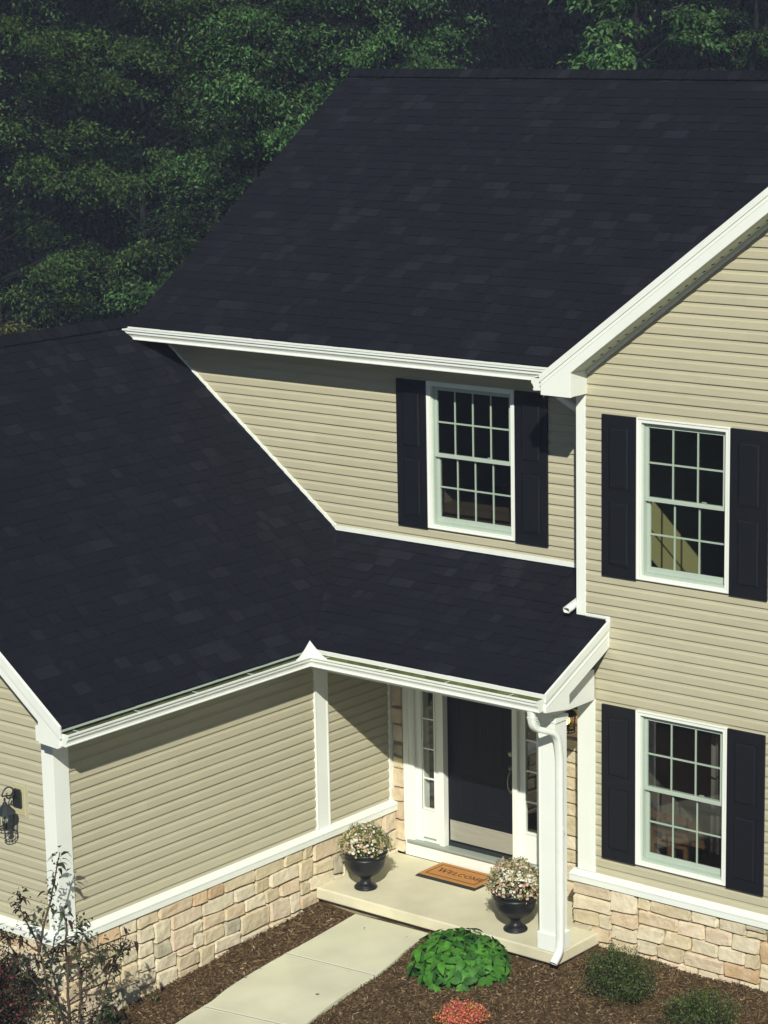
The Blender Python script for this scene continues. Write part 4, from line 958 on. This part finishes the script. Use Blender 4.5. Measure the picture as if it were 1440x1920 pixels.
# twiggy undergrowth around its foot
shrub('wiry_shrub', (-2.34, -4.66, gz(-2.4, -4.7)), .42, .42, 900, SM, [.35, .45, .1, .1], 'wiry sparse undergrowth around the foot of the young tree', 'shrub', 25, ls=(.02, .045), asp=.45, spiky=.5, stems=44)

# ------------------------------------------------------------------ WOODS BEHIND
def depth_pt(lat, d, z=0):  # lat metres to the right of the view axis, d metres from the camera's foot
    return Vector((CAM.x, CAM.y, 0))+RD*d+RX*lat+Vector((0, 0, z))
TM = {
 'mid': [leafmat('tree_leaf_%s' % n_, c, .6, .25, .15, var=.4, vs=.7) for n_, c in (('mid', (.048, .100, .024)), ('deep', (.028, .048, .018)), ('light', (.082, .155, .034)), ('olive', (.085, .110, .026)))],
 'bright': [leafmat('bright_leaf_%s' % n_, c, .55, .25, .22, var=.4, vs=.8) for n_, c in (('mid', (.050, .132, .033)), ('deep', (.028, .060, .022)), ('light', (.100, .215, .062)), ('olive', (.075, .11, .03)))],
 'yellow': [leafmat('yellowing_leaf_%s' % n_, c, .5, .25, .3, var=.4, vs=.8) for n_, c in (('mid', (.060, .090, .022)), ('deep', (.022, .042, .016)), ('light', (.14, .15, .03)), ('olive', (.16, .10, .03)))]}
CAZ = math.atan2(-RD.y, -RD.x)
def tree(lat, d, label, seed, kind='mid', H=12.5, R=2.6, boughs=60, per=330, z0=1.0, leafL=(.055, .105), name='broadleaf_tree', droop=.35, pw=(.45, .3, .17, .08), lift=0):
    r_ = np.random.default_rng(seed); base = depth_pt(lat, d, -.75); t = empty(name, tuple(base)); tag(t, label, 'tree')
    q = MB(); ptr = [(r_.normal(0, .05), r_.normal(0, .05), z) for z in np.linspace(0, H, 9)]; tube(q, ptr, [.07*(1-.8*i/8)+.02 for i in range(9)], 9); q.build('trunk', M['bark'], t, True)
    V = []; MI = []; lb = MB(); base_n = np.array(base); per = int(per*2.3)
    for b in range(boughs):
        f = (b+r_.uniform(0, 1))/boughs; z = z0+(H-z0)*f; prof = math.sin(math.pi*min(1, .18+f*.80))**.6; az = b*2.399+r_.uniform(-.4, .4); front = b % 5 in (1, 3)
        if front: az = CAZ+r_.normal(0, .75)
        reach = R*prof*(r_.uniform(.30, .85) if front else r_.uniform(.55, 1.08)); c = np.array([reach*math.cos(az), reach*math.sin(az), z+reach*r_.uniform(-.05, .22)])
        a0 = np.array([0, 0, z-reach*.28]); tube(lb, [tuple(a0), tuple((a0+c)/2+np.array([0, 0, .10])), tuple(c)], [.022, .014, .006], 5)
        # the bough's spray: several twigs fanning from its outer half
        nt_ = 9
        for k in range(nt_):
            s0 = a0+(c-a0)*r_.uniform(.45, 1.0); da = az+r_.normal(0, .75); ln = r_.uniform(.45, 1.05)
            tipv = np.array([math.cos(da), math.sin(da), r_.uniform(-.30, .12)])*ln; m_ = per//nt_
            ff = r_.uniform(.05, 1.05, m_)[:, None]; P = s0+tipv*ff+np.array([0, 0, -droop])*ff**2*ln*.6+r_.normal(0, 1, (m_, 3))*np.array([.12, .12, .055])
            D = tipv/ln*.8+r_.normal(0, .7, (m_, 3))+np.array([0, 0, -.25]); Nn = np.array([.22, -.35, 1.0])+r_.normal(0, .42, (m_, 3))
            L = r_.uniform(leafL[0], leafL[1], m_); w3 = P+base_n; nz = np.sin(w3[:, 0]*2.1+w3[:, 2]*1.1)+np.sin(w3[:, 1]*1.9-w3[:, 2]*1.7+1.3)+1.25*np.sin(w3[:, 2]*3.3+.9*np.sin(w3[:, 0]*1.3+w3[:, 1]))+r_.normal(0, .35, m_); kp = nz > -1.0
            V.append(leaves(P[kp], D[kp], Nn[kp], L[kp], (L*r_.uniform(.34, .5, m_))[kp], .12)); MI.append(r_.choice(4, int(kp.sum()), p=pw))
            if k < 5: tube(lb, [tuple(s0), tuple(s0+tipv*.9+np.array([0, 0, -droop*.4*ln]))], [.014, .004], 4)
    cr = qmesh('crown', np.concatenate(V), np.concatenate(MI), TM[kind], t); lb.build('limbs', M['bark'], t, True); return t
GRP = 'trees in the wood behind the house'
trees = [(-7.2, 47, 'tall fine leaved tree at the far left edge of the wood', 41, dict(kind='mid', R=2.9, boughs=64)),
 (-4.6, 49, 'dense dark green tree filling the wood left of the roof slope', 42, dict(kind='mid', R=2.7, boughs=66, pw=(.42, .40, .12, .06))),
 (-2.2, 45, 'green tree with layered drooping sprays leaning over the roof edge', 43, dict(kind='bright', R=2.5, boughs=58, droop=.6, pw=(.45, .32, .15, .08))),
 (.1, 49, 'bright glossy leaved tree above the left end of the ridge', 44, dict(kind='bright', R=2.1, boughs=60, per=400, pw=(.42, .24, .24, .10))),
 (5.0, 48, 'bright green tree with broad leaves above the right half of the ridge', 45, dict(kind='bright', R=2.3, boughs=46, per=340, leafL=(.10, .17), pw=(.45, .22, .27, .06))),
 (-6.9, 43.5, 'small yellowing tree above the garage ridge at the left edge', 46, dict(kind='yellow', H=4.6, R=1.6, boughs=26, per=200, z0=.6, pw=(.35, .3, .2, .15), name='small_tree')),
 (-4.9, 42.5, 'low leafy tree peeping over the garage ridge by the eave corner', 47, dict(kind='yellow', H=3.7, R=1.2, boughs=20, per=260, z0=.5, pw=(.5, .3, .15, .05), name='small_tree')),
 (-3.4, 52, 'shaded tree deep in the wood behind the layered green one', 48, dict(kind='mid', R=2.6, boughs=50, pw=(.3, .6, .08, .02))),
 (7.4, 50, 'dim green tree at the top right corner behind the roof', 49, dict(kind='mid', R=1.6, boughs=40, pw=(.4, .45, .1, .05)))]
for lat, d, lab, sd_, kw in trees: tag(tree(lat, d, lab, sd_, **kw), group=GRP)
# the deep wood: one foliage mass, leaf colour darkened to stand for gap shade
DM = [leafmat('gap_shade_leaf_%s' % n_, c, .9, .45, .03, var=.3, vs=.5) for n_, c in (('black', (.012, .013, .015)), ('green', (.012, .018, .014)))]
def deep():
    r_ = np.random.default_rng(77); n = 300000; lat = r_.uniform(-14, 14, n); z = r_.uniform(-.7, 17, n); d = r_.uniform(55, 62, n)+1.5*np.sin(lat*1.3)
    base = np.array([CAM.x, CAM.y, 0]); P = base+np.outer(d, RD)+np.outer(lat, RX); P[:, 2] = z
    v = leaves(P, r_.normal(size=(n, 3))+np.array([0, 0, -1.2]), r_.normal(size=(n, 3)), r_.uniform(.09, .20, n), r_.uniform(.05, .10, n), .1)
    o = qmesh('woods', v, r_.choice(2, n, p=[.7, .3]), DM, None, 'stuff'); tag(o, 'mass of far foliage coloured dark as the shade between the trees', 'woods')
deep()
def hillside():
    rr_ = random.Random(8); n = 26; v = []
    for j in range(n):
        for i in range(n):
            lat = -40+80*i/(n-1); f = j/(n-1); p = depth_pt(lat, 60.5+30*f+rr_.uniform(-.4, .4)); v.append((p.x, p.y, -1.2+26*f**.55+rr_.uniform(-.5, .5)))
    mbx = MB(); mbx.add(v, [(j*n+i, j*n+i+1, (j+1)*n+i+1, (j+1)*n+i) for j in range(n-1) for i in range(n-1)]); tag(fix_normals(mbx.build('hillside', M['ground'], smooth=True)), kind='structure')
hillside()

# added veil: a thin blue volume lifts the blacks like a faded film grade
def black_lift():
    q = MB(); q.box(-112, 112, -112, 112, -2.2, 29); m = bpy.data.materials.new('black_lift_veil'); m.use_nodes = True; n = m.node_tree.nodes; n.remove(n['Principled BSDF'])
    v = n.new('ShaderNodeVolumePrincipled'); v.inputs['Density'].default_value = .0011; v.inputs['Color'].default_value = (.62, .74, 1, 1); v.inputs['Anisotropy'].default_value = 0
    m.node_tree.links.new(v.outputs[0], n['Material Output'].inputs['Volume']); o = fix_normals(q.build('black_lift', m)); o['kind'] = 'stuff'; o.visible_shadow = True
black_lift()
S.cycles.volume_bounces = 0
